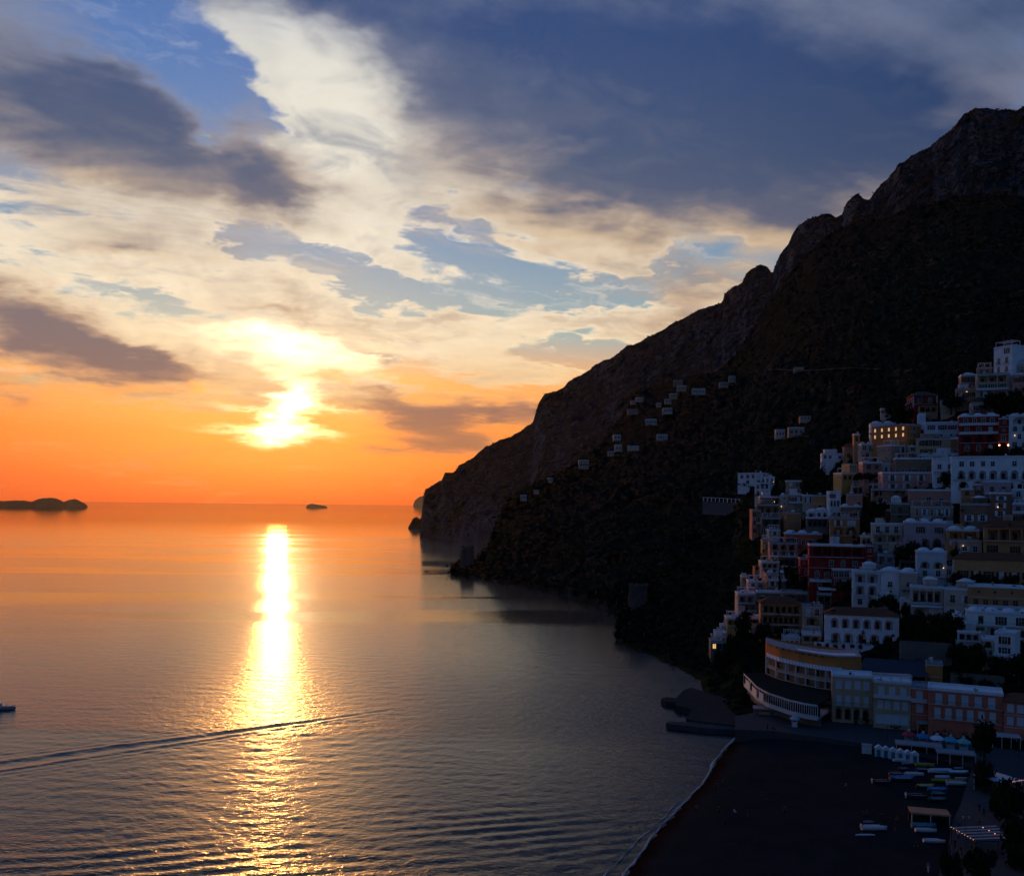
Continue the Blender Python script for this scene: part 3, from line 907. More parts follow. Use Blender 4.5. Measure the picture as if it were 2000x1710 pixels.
HOUSES = []
def house(name, label, px0, px1, pyt, pyb, col, rows, roof='flat', side=None, deep=8.5, shut=None, frame=M_TRIM, group='houses stacked up the town slope', cat='house',
          d=None, turn=None, roofm=None, sink=5.0, base=None, extras='', lside=True, glow=(), seed=None, trim=True, winw=None, rail=M_IRON, panem=None, plain=False):
    rg = random.Random(hash((px0, pyt)) if seed is None else seed)
    rg = random.Random(int(px0 * 7 + pyt * 13) if seed is None else seed)
    pc = (px0 + px1) / 2
    if d is None: d = town_d(pc, pyb)
    az = math.atan2(pc - CX, FPX)
    wpx = (px1 - px0) * d / FPX
    if turn is None:
        if side is None: turn = az * 0.62
        else:
            # turn so that the visible side is about this many pixels wide
            s = max(-0.95, min(0.95, side * d / (FPX * deep)))
            turn = az - math.asin(s)
    # facade runs along e = (cos turn, -sin turn): width that fills the given pixels
    pym = (pyt + pyb) / 2
    x0, x1 = at(px0, pym, d).x / d, at(px1, pym, d).x / d
    cx = (x0 + x1) / 2 * d
    # solve half widths a, b so that both ends project to px0, px1
    def half(xe): return (xe * d - cx) / (math.cos(turn) + xe * math.sin(turn))
    a, b = half(x0), half(x1)
    W = b - a
    zt = at(pc, pyt, d).z; zb = at(pc, pyb, d).z
    Hv = zt - zb
    sk = sink
    H = Hv + sk
    root = bpy.data.objects.new(name, None)
    COL.objects.link(root)
    mid = (a + b) / 2
    root.location = (cx + mid * math.cos(turn), d - mid * math.sin(turn), zb - sk)
    root.rotation_euler = (0, 0, -turn)
    tag(root, label, cat, group)
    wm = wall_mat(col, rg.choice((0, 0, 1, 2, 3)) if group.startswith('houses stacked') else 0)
    if group.startswith('houses stacked') and not plain:
        rows = [(rg.choice('PB') + q[1:]) if q[0] == 'w' and rg.random() < 0.34 else q for q in rows]
        if roof == 'flat' and extras == '' and rg.random() < 0.22: roof = 'terrace'
    nr = max(1, len(rows))
    hr = Hv / nr
    shut2 = rg.choice((None, None, None, 'green', 'brown', 'dark', 'pale')) if not plain and group.startswith('houses stacked') else None
    frame_h = frame if frame is not M_TRIM or plain or col in ('red', 'salmon', 'darkred', 'brown') or rg.random() < 0.45 else wm
    ops, todo = [], []
    for ri, spec in enumerate(rows):
        z0 = H - (ri + 1) * hr
        k = spec[0]
        nums = spec[1:]
        if k in '.': continue
        n = int(nums) if nums else 1
        m = W * 0.06
        cell = (W - 2 * m) / n
        for i in range(n):
            xc = m + cell * (i + 0.5) + (rg.uniform(-0.06, 0.06) * cell if k in 'ws' else 0)
            if k == 'w':
                w, h, zz, arch = min(winw or 1.5, cell * 0.58), min(2.15, hr * 0.60), z0 + hr * 0.20, False
            elif k == 's':
                w, h, zz, arch = min(0.7, cell * 0.5), min(0.75, hr * 0.3), z0 + hr * 0.42, False
            elif k in 'bBP':
                w, h, zz, arch = min(winw or 1.4, cell * 0.5), min(2.45, hr * 0.68), z0 + hr * 0.10, False
            elif k == 'v':
                w, h, zz, arch = min(1.4, cell * 0.6), min(2.4, hr * 0.68), z0 + hr * 0.12, True
            elif k in 'aA':
                w, h, zz, arch = cell * 0.74, min(hr * 0.84, 3.4), z0 + hr * 0.04, True
            elif k in 'lL':
                w, h, zz, arch = cell * 0.86, hr * 0.74, z0 + hr * 0.08, False
            elif k == 'g':
                w, h, zz, arch = cell * 0.90, hr * 0.66, z0 + hr * 0.16, False
            elif k == 'd':
                w, h, zz, arch = min(1.6, cell * 0.5), min(2.3, hr * 0.7), z0 + 0.1, False
            if k in 'ws' and not plain:
                if rg.random() < 0.10: continue
                w *= rg.uniform(0.82, 1.12); h *= rg.uniform(0.85, 1.12)
            w = round(w * 20) / 20; h = round(h * 20) / 20
            if k in 'aAlL':
                dep = 2.5
                ops.append((xc - w / 2, xc + w / 2, zz, zz + h, arch, dep, True))
                todo.append((k, xc, dep - 0.16, zz + 0.02, min(1.2, w * 0.6), h * 0.68, False, ri, i, w))
            else:
                ops.append((xc - w / 2, xc + w / 2, zz, zz + h, arch, 0.34, False))
                todo.append((k, xc, 0.0, zz, w, h, arch, ri, i, cell))
    ox = -W / 2
    wl = MB()
    facade(wl, W, H, ops, (ox, 0), 0.0)
    # left side wall with its own openings
    sops, stodo = [], []
    if lside:
        for ri, spec in enumerate(rows):
            if spec[0] == '.': continue
            z0 = H - (ri + 1) * hr
            n = 2 if deep > 7 and ri == 0 else 1
            if deep > 14: n = int(deep / 3.6)
            for i in range(n):
                yc = deep * (i + 0.5) / n * (0.62 if deep <= 14 else 1.0) + 0.3
                w, h = 1.0, min(1.6, round(hr * 0.5 * 20) / 20)
                zz = z0 + hr * 0.26
                sops.append((deep - yc - w / 2, deep - yc + w / 2, zz, zz + h, False, 0.34, False))
                stodo.append((deep - yc, zz, w, h))
    facade(wl, deep, H, sops, (ox, deep), -math.pi / 2)
    wl.poly((ox + W, 0, 0), (ox + W, deep, 0), (ox + W, deep, H), (ox + W, 0, H))
    wl.poly((ox + W, deep, 0), (ox, deep, 0), (ox, deep, H), (ox + W, deep, H))
    wl.build('wall', wm, root)
    for k, xc, y, zz, w, h, arch, ri, i, cell in todo:
        x = ox + xc
        gl = (ri, i) in glow
        if k in 'aAlL':
            dd = MB(); dd.box(-w / 2, w / 2, 0, 0.12, 0, h)
            wd = mesh_obj('door', shared(('ld', round(w * 20), round(h * 20)), dd, 'door', M_GLOW if gl else (SHUT[shut] if shut else M_DARK)), None, root)
            wd.location = (x, y, zz)
            if k in 'AL':
                pass
        else:
            add_window(root, x, 0, zz, w, h, 0.0, arch, 'plain' if k in 's' else 'sash', None if k in 'svg' else (shut if shut else shut2 if rg.random() < 0.6 else None), frame_h, glow=gl, pane=panem or (M_GLASS if plain or rg.random() < 0.74 else rg.choice((M_PALE, M_WOOD, M_GREEN))))
        if k in 'wb' and not plain and hr > 2.2 and rg.random() < 0.13:
            aw = MB(); za = zz + h + 0.12
            aw.poly((x - w * 0.75, -0.02, za + 0.25), (x + w * 0.75, -0.02, za + 0.25), (x + w * 0.75, -1.1, za - 0.3), (x - w * 0.75, -1.1, za - 0.3))
            aw.poly((x - w * 0.75, -1.1, za - 0.34), (x + w * 0.75, -1.1, za - 0.34), (x + w * 0.75, -0.02, za + 0.21), (x - w * 0.75, -0.02, za + 0.21))
            aw.build('awning', rg.choice((M_CANVAS, M_CANVAST, M_CANVASD)), root)
        if k == 'b':
            bl = MB(); bl.box(x - w / 2 - 0.45, x + w / 2 + 0.45, -0.75, 0, zz - 0.25, zz - 0.13)
            bo = bl.build('balcony', M_TRIM, root)
            railing(bo, x - w / 2 - 0.42, x + w / 2 + 0.42, -0.73, zz - 0.13, 0.9, rail, 0.7, 0.3)
    for ri, spec in enumerate(rows):
        z0 = H - (ri + 1) * hr
        if spec[0] in 'BLA':
            bl = MB(); bl.box(ox + 0.05, ox + W - 0.05, -1.0, -0.003, z0 - 0.10, z0 + 0.05)
            bo = bl.build('balcony', M_TRIM, root)
            railing(bo, ox + 0.1, ox + W - 0.1, -0.96, z0 + 0.05, 0.95, rail, 0.9, 0.5)
        elif spec[0] == 'P':
            bl = MB(); bl.box(ox - 0.05, ox + W + 0.05, -1.3, -0.003, z0 - 0.12, z0 + 0.04)
            bl.box(ox - 0.05, ox + W + 0.05, -1.3, -1.15, z0 + 0.04, z0 + 0.95)
            bl.build('balcony', M_TRIM if col not in ('white', 'offwhite') else wm, root)
        if trim and ri > 0 and hr > 2.4:
            t = MB(); t.box(ox - 0.02, ox + W + 0.02, -0.07, 0.0, z0 + hr - 0.09, z0 + hr + 0.03)
            t.build('string_course', M_TRIM if col in ('red', 'salmon', 'orange', 'ochre', 'darkred') else wm, root)
    for xs_, zz, w, h in stodo:
        add_window(root, ox, deep - xs_, zz, w, h, -math.pi / 2, False, 'sash', None, frame, glow='g' in extras)  # inn only: emitting panes added to imitate sunlight on its pillars
    # ---- roof
    rm = roofm or (M_ROOFW if col in ('white', 'offwhite', 'lilac') or rg.random() < 0.45 else M_ROOFG)
    ov = 0.0
    r = MB()
    if roof in ('flat', 'domes', 'vaults', 'terrace'):
        r.box(ox, ox + W, 0, deep, H - 0.003 + 0.003, H + 0.12)
        for (xa, xb, ya, yb) in ((ox - 0.08, ox + W + 0.08, -0.08, 0.18), (ox - 0.08, ox + W + 0.08, deep - 0.2, deep + 0.06), (ox - 0.08, ox + 0.18, 0.18, deep - 0.2), (ox + W - 0.18, ox + W + 0.08, 0.18, deep - 0.2)):
            r.box(xa, xb, ya, yb, H + 0.003, H + 0.62)
    if roof == 'domes':
        n = max(1, int(round(W / 5.0)))
        for i in range(n):
            cw = W / n
            r.cap(ox + cw * (i + 0.5), deep * 0.5, H + 0.12, cw * 0.46, deep * 0.42, min(1.7, cw * 0.34), 12, 4)
    elif roof == 'vaults':
        n = max(1, int(round(W / 4.6)))
        for i in range(n):
            cw = W / n
            r.vault(ox + cw * i + 0.12, ox + cw * (i + 1) - 0.12, 0.25, deep - 0.25, H + 0.12, min(1.5, cw * 0.3))
    elif roof == 'tile':
        e = 0.45; rh = min(2.2, W * 0.16 + 0.5)
        x0_, x1_, y0_, y1_ = ox - e, ox + W + e, -e, deep + e
        zE = H + 0.05
        ins = min(deep * 0.5, W * 0.35)
        ra, rb = (x0_ + ins, deep / 2, zE + rh), (x1_ - ins, deep / 2, zE + rh)
        r.poly((x0_, y0_, zE), (x1_, y0_, zE), rb, ra); r.poly((x1_, y0_, zE), (x1_, y1_, zE), rb)
        r.poly((x1_, y1_, zE), (x0_, y1_, zE), ra, rb); r.poly((x0_, y1_, zE), (x0_, y0_, zE), ra)
        r.box(x0_, x1_, y0_, y1_, zE - 0.18, zE - 0.004)
        rm = roofm or M_TILE
    elif roof == 'shed':
        r.box(ox - 0.3, ox + W + 0.3, -0.5, deep, H + 0.003, H + 0.16)
        rm = roofm or M_TILE
    ro = r.build('roof', rm, root) if r.V else None
    if ro is not None and roof in ('flat', 'domes', 'vaults', 'terrace'):
        if trim:
            t = MB(); t.box(ox - 0.16, ox + W + 0.16, -0.18, -0.084, H - 0.16, H + 0.10); t.build('cornice', M_TRIM, root)
        if 'c' in extras or (extras == '' and rg.random() < 0.7):
            c = MB(); x = ox + W * rg.uniform(0.15, 0.85); y = deep * rg.uniform(0.4, 0.8)
            c.box(x - 0.3, x + 0.3, y - 0.3, y + 0.3, H + 0.1, H + 1.5); c.box(x - 0.4, x + 0.4, y - 0.4, y + 0.4, H + 1.503, H + 1.62)
            c.build('chimney', M_TRIM if rg.random() < 0.6 else wm, ro)
        if 'k' in extras or (extras == '' and rg.random() < 0.45):
            c = MB(); x = ox + W * rg.uniform(0.2, 0.8); y = deep * 0.6
            c.bar((x - 0.7, y, H + 1.0), (x + 0.7, y, H + 1.0), 0.5, 8); c.box(x - 0.5, x + 0.5, y - 0.3, y + 0.3, H + 0.1, H + 0.55)
            c.build('water_tank', M_ROOFW, ro)
        if 'h' in extras or (extras == '' and W > 8 and rg.random() < 0.4):
            c = MB(); x = ox + W * rg.uniform(0.25, 0.7)
            c.box(x - 1.4, x + 1.4, deep * 0.45, deep * 0.9, H + 0.1, H + 2.3); c.box(x - 1.55, x + 1.55, deep * 0.45 - 0.15, deep * 0.9 + 0.15, H + 2.303, H + 2.45)
            c.build('stair_head', wm, ro)
        if 's' in extras or (extras == '' and rg.random() < 0.45):
            c = MB(); x = ox + W * rg.uniform(0.1, 0.9); y = deep * 0.3
            c.bar((x, y, H + 0.1), (x, y, H + 1.5), 0.04, 4)
            c.cap(x, y - 0.1, H + 1.4, 0.45, 0.18, 0.45, 8, 3)
            c.build('satellite_dish', M_TRIM, ro)
    if ro is not None and not plain and roof == 'flat' and group.startswith('houses stacked') and W > 6 and 'h' not in extras and rg.random() < 0.45:
        uw = W * rg.uniform(0.35, 0.6); ux = ox + rg.uniform(0.05, 0.95) * (W - uw); uh = rg.uniform(2.0, 2.7)
        um = MB(); facade(um, uw, uh, [(uw * 0.2, uw * 0.2 + 1.0, 0.3, 2.0, rg.random() < 0.4, 0.4, True), (uw * 0.65, uw * 0.65 + 0.9, 0.8, 1.8, False, 0.4, True)], (ux, 2.6), 0.0)
        for v in um.V[:]: pass
        um.V = [(a_, b_, c_ + H + 0.12) for a_, b_, c_ in um.V]
        um.poly((ux, deep - 0.3, H + 0.12), (ux, 2.6, H + 0.12), (ux, 2.6, H + 0.12 + uh), (ux, deep - 0.3, H + 0.12 + uh))
        um.poly((ux + uw, 2.6, H + 0.12), (ux + uw, deep - 0.3, H + 0.12), (ux + uw, deep - 0.3, H + 0.12 + uh), (ux + uw, 2.6, H + 0.12 + uh))
        uo = um.build('upper_storey', wm if rg.random() < 0.6 else wall_mat('white'), root)
        ur = MB(); ur.box(ux - 0.2, ux + uw + 0.2, 2.3, deep, H + 0.125 + uh, H + 0.3 + uh)
        if rg.random() < 0.5: ur.cap(ux + uw / 2, (2.6 + deep) / 2, H + 0.3 + uh, uw * 0.42, 1.8, 0.8, 10, 3)
        ur.build('roof', M_ROOFW, uo)
        if rg.random() < 0.6: railing(root, ox + 0.3, ox + W - 0.3, 0.2, H + 0.62, 0.6, rail, None, 0.5)
    if roof == 'terrace':
        pergola(root, ox + 0.5, ox + W - 0.5, 0.6, deep * 0.6, H + 0.12, 2.3, M_TRIM, M_CANVAS if 'C' in extras else None, max(3, int(W / 3)), max(6, int(W)))
    if 'p' in extras:   # porch awning over the lowest row
        c = MB(); z = H - (nr - 1) * hr - 0.2 if nr > 1 else H - 0.4
        c.poly((ox + 0.2, -0.01, z), (ox + W - 0.2, -0.01, z), (ox + W - 0.2, -2.2, z - 0.7), (ox + 0.2, -2.2, z - 0.7))
        c.poly((ox + 0.2, -2.2, z - 0.76), (ox + W - 0.2, -2.2, z - 0.76), (ox + W - 0.2, -0.01, z - 0.06), (ox + 0.2, -0.01, z - 0.06))
        c.poly((ox + 0.2, -2.2, z - 0.95), (ox + W - 0.2, -2.2, z - 0.95), (ox + W - 0.2, -2.2, z - 0.7), (ox + 0.2, -2.2, z - 0.7))
        c.build('awning', M_CANVAS, root)
    if 'q' in extras:   # corner quoins
        for sg in (-1, 1):
            q = MB(); n = int(Hv / 0.7)
            for i in range(n):
                ww = 0.55 if i % 2 else 0.35
                xa = ox if sg < 0 else ox + W - ww
                q.box(xa - (0.05 if sg < 0 else 0), xa + ww + (0.05 if sg > 0 else 0), -0.06, 0.0, H - (i + 1) * 0.7 + 0.06, H - i * 0.7)
            q.build('quoins', M_TRIM, root)
    if 'l' in extras:
        lamp(root, ox + W * 0.3, -0.25, H - Hv * 0.75, 0.2)
    if not plain and group.startswith('houses stacked') and W > 5.5 and Hv > 4.5 and rg.random() < 0.72:
        aw_ = W * rg.uniform(0.3, 0.5); x0_ = ox + (0.0 if rg.random() < 0.5 else W - aw_) + rg.uniform(-0.6, 0.6); ah = sk + Hv * rg.uniform(0.22, 0.42); ad = rg.uniform(1.4, 2.6)
        am = wm if rg.random() < 0.6 else wall_mat(rg.choice(('white', 'offwhite', 'beige')))
        an = MB(); facade(an, aw_, ah, [(aw_ * 0.3, aw_ * 0.3 + min(1.3, aw_ * 0.3), ah - 2.3, ah - 0.5, rg.random() < 0.4, 0.5, True)], (x0_, -ad), 0.0)
        an.poly((x0_, 0, 0), (x0_, -ad, 0), (x0_, -ad, ah), (x0_, 0, ah)); an.poly((x0_ + aw_, -ad, 0), (x0_ + aw_, 0, 0), (x0_ + aw_, 0, ah), (x0_ + aw_, -ad, ah))
        an.poly((x0_, -ad, ah), (x0_ + aw_, -ad, ah), (x0_ + aw_, 0, ah), (x0_, 0, ah))
        ao = an.build('annex', am, root)
        if rg.random() < 0.5:
            railing(ao, x0_ + 0.05, x0_ + aw_ - 0.05, -ad + 0.06, ah, 0.9, rail, ad - 0.1, 0.45)
        else:
            pr = MB(); pr.box(x0_, x0_ + aw_, -ad + 0.003, -ad + 0.18, ah + 0.003, ah + 0.8); pr.build('parapet', am, ao)
    HOUSES.append((root, W, H, deep, Hv, sk))
    return root, W, H, deep

# ------------------------------------------------------------------ trees
M_LEAF = mat('leaf_dark', (0.018, 0.022, 0.011), 0.8, 0.35, 0.8, 0.2)
M_LEAF_LIT = mat('leaf_lit', (0.12, 0.10, 0.02), 0.8, 0.35, 0.8, 0.2)  # yellow light falling on one tree, put into its leaf colour
M_BARK = mat('bark', (0.06, 0.045, 0.03), 0.9, 0.2, 2.0, 0.1)
_crown = {}
def crown_mesh(kind, seed, m):
    key = (kind, seed, m.name)
    if key in _crown: return _crown[key]
    rg = random.Random(seed)
    lobes = []
    for i in range(11 if kind != 'pine' else 14):
        a = rg.uniform(0, 6.283)
        if kind == 'round':
            rr = rg.uniform(0.1, 0.62); c = (rr * math.cos(a), rr * math.sin(a), rg.uniform(0.25, 0.95)); s = rg.uniform(0.26, 0.42)
        elif kind == 'pine':
            rr = rg.uniform(0.1, 0.8); c = (rr * math.cos(a), rr * math.sin(a), rg.uniform(0.62, 0.86)); s = rg.uniform(0.22, 0.32)
        else:  # cypress
            hh = i / 10.0; c = (rg.uniform(-0.1, 0.1), rg.uniform(-0.1, 0.1), 0.08 + 0.84 * hh); s = 0.42 * (1 - hh) ** 0.7 + 0.10
        lobes.append((c, s))
    V, F = [], []
    for i in range(620):
        c, s = rg.choice(lobes)
        v = Vector((rg.gauss(0, 1), rg.gauss(0, 1), rg.gauss(0, 1))).normalized() * s * rg.uniform(0.55, 1.08)
        if kind == 'pine': v.z *= 0.45
        p = Vector(c) + v
        if p.z < 0.02: continue
        n = (v.normalized() + Vector((rg.uniform(-.7, .7), rg.uniform(-.7, .7), rg.uniform(-.7, .7)))).normalized()
        u = n.orthogonal().normalized(); w = n.cross(u)
        k = rg.uniform(0.045, 0.10); q = rg.uniform(0, 3.14)
        u, w = u * math.cos(q) + w * math.sin(q), w * math.cos(q) - u * math.sin(q)
        b = len(V)
        V += [tuple(p - u * k - w * k * 0.6), tuple(p + u * k * 0.9 - w * k * 0.5), tuple(p + u * k + w * k * 0.7), tuple(p - u * k * 0.7 + w * k * 0.6)]
        F.append((b, b + 1, b + 2, b + 3))
    # a loose dark core so that the crown is not see-through everywhere
    for c, s in lobes:
        b = len(V)
        for (x, y, z) in ((1, 0, 0), (-1, 0, 0), (0, 1, 0), (0, -1, 0), (0, 0, 1), (0, 0, -1)):
            V.append((c[0] + x * s * 0.6, c[1] + y * s * 0.6, c[2] + z * s * 0.6 * (0.5 if kind == 'pine' else 1)))
        F += [tuple(b + i for i in f) for f in ((0, 2, 4), (2, 1, 4), (1, 3, 4), (3, 0, 4), (2, 0, 5), (1, 2, 5), (3, 1, 5), (0, 3, 5))]
    _crown[key] = raw_mesh('crown', V, F, m)
    return _crown[key]
_trunk = {}
def trunk_mesh(kind):
    if kind not in _trunk:
        t = MB(); top = 0.62 if kind == 'pine' else 0.5
        t.bar((0, 0, -0.15), (0.02, 0, top * 0.5), 0.06, 6, 0.045); t.bar((0.02, 0, top * 0.5), (0, 0.02, top), 0.045, 6, 0.03)
        for a in (0.4, 2.3, 4.4):
            t.bar((0, 0.01, top * 0.85), (0.35 * math.cos(a), 0.35 * math.sin(a), top + 0.2), 0.028, 5, 0.012)
        _trunk[kind] = t.mesh('trunk', M_BARK)
    return _trunk[kind]
def tree(name, label, px, pyb, wpx, hpx, kind='round', d=None, m=None, group='trees among the houses', seed=None):
    if d is None: d = town_d(px, pyb)
    p = at(px, pyb, d)
    r = bpy.data.objects.new(name, None); COL.objects.link(r)
    r.location = p
    sw, sh = wpx * d / FPX * 0.5, hpx * d / FPX
    seed = int(px * 3 + pyb) % 4 if seed is None else seed
    r.rotation_euler = (0, 0, (px * 1.7) % 6.28)
    c = mesh_obj('crown', crown_mesh(kind, seed, m or M_LEAF), None, r); c.scale = (sw, sw, sh)
    k = mesh_obj('trunk', trunk_mesh(kind), None, r); k.scale = (min(sw, sh), min(sw, sh), sh)
    tag(r, label, 'tree', group)
    return r
# ------------------------------------------------------------------ the town, house by house (from the top of the slope down)
h = house
# --- crest
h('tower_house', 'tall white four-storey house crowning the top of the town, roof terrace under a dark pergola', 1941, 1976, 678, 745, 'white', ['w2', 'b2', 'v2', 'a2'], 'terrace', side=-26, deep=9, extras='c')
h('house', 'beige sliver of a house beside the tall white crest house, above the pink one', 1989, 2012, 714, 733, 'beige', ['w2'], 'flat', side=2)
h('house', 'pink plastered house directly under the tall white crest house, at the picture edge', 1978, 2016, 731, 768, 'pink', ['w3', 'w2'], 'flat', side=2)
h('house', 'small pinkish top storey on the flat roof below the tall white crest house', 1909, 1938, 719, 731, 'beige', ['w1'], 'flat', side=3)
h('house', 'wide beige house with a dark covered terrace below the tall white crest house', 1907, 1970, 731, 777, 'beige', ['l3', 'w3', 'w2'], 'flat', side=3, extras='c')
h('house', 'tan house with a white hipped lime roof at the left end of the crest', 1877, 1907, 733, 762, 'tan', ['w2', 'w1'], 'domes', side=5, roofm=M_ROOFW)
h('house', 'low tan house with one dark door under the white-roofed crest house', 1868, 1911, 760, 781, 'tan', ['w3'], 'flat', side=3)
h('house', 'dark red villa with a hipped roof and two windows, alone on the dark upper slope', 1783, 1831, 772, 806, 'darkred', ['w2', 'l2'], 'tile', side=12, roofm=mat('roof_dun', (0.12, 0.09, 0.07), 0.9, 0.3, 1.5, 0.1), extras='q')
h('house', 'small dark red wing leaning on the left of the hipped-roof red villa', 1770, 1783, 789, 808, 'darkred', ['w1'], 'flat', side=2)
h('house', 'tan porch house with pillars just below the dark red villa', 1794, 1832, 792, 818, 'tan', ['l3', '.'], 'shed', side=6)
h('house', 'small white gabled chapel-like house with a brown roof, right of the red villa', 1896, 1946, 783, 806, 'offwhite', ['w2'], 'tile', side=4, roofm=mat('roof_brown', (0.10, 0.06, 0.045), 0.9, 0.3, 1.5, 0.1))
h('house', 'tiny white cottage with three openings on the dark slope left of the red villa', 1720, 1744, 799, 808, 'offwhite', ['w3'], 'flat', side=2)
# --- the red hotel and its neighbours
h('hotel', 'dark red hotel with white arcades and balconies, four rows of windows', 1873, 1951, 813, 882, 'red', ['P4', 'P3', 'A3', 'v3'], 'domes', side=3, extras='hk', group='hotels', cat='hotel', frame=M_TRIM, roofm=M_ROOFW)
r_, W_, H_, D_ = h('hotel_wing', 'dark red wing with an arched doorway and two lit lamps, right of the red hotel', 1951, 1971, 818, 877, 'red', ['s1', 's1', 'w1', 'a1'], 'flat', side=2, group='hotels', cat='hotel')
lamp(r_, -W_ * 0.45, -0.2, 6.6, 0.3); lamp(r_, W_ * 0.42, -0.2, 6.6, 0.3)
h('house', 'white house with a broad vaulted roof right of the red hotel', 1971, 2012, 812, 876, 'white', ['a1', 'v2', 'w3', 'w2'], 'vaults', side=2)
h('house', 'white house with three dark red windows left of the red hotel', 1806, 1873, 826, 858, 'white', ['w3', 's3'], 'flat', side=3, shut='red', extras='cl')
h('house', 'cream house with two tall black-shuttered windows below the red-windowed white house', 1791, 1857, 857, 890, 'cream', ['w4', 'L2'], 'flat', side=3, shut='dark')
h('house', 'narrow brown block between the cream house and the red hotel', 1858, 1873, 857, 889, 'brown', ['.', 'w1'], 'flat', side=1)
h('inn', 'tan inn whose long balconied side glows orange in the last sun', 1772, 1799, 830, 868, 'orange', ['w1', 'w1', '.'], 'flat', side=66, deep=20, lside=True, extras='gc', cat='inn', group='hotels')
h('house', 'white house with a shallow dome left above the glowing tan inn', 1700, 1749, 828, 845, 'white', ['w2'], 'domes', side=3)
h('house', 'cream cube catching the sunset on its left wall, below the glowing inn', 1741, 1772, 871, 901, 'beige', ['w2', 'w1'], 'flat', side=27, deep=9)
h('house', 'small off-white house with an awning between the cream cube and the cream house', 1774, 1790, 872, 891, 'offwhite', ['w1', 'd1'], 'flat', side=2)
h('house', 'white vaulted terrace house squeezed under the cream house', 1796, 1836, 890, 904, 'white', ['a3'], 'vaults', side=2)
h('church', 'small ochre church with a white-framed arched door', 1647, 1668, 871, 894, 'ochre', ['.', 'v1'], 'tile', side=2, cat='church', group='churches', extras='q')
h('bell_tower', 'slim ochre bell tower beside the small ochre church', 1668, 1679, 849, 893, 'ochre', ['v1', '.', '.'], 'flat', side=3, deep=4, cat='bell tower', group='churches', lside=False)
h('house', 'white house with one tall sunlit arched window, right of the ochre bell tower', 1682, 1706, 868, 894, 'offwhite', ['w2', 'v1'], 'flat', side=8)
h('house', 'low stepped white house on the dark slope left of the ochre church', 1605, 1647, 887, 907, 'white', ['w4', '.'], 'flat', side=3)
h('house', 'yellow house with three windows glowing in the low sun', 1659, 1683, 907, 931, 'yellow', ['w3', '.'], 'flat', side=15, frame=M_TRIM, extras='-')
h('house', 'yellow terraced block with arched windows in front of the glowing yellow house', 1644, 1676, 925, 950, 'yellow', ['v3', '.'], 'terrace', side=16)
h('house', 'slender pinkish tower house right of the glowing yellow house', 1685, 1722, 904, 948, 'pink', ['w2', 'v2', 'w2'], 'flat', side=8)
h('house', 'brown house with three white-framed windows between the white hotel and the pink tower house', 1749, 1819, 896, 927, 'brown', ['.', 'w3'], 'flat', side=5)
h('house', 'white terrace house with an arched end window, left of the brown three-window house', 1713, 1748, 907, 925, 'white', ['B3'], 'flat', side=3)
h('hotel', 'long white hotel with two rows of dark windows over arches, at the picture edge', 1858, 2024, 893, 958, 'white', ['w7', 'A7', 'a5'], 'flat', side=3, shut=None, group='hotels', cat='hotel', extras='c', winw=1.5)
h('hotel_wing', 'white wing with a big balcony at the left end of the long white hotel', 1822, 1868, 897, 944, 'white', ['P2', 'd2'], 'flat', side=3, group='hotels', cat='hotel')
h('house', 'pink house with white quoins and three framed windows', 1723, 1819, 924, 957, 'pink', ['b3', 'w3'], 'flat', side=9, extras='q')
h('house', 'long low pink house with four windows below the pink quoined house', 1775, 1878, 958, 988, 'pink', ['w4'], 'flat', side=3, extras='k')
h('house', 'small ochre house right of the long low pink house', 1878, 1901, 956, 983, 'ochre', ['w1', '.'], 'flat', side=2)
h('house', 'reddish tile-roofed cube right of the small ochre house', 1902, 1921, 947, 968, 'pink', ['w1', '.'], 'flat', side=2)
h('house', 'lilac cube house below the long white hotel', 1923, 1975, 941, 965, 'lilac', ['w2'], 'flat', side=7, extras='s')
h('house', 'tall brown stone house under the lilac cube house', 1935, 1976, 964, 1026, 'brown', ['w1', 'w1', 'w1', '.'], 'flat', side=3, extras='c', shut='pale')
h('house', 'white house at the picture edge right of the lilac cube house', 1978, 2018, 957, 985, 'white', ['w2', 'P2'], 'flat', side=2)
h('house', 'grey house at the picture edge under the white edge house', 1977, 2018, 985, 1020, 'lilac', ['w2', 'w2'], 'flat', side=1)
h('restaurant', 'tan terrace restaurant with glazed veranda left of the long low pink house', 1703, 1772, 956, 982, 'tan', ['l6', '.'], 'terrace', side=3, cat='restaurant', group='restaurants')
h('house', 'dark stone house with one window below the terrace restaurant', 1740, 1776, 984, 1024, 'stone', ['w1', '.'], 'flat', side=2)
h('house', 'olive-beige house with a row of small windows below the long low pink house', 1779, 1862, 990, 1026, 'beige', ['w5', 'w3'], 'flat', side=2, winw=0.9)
h('house', 'broad brown house with two white-framed windows beside the tall brown stone house', 1876, 1936, 985, 1036, 'brown', ['.', 'b2', '.'], 'flat', side=2, extras='c', shut='pale')
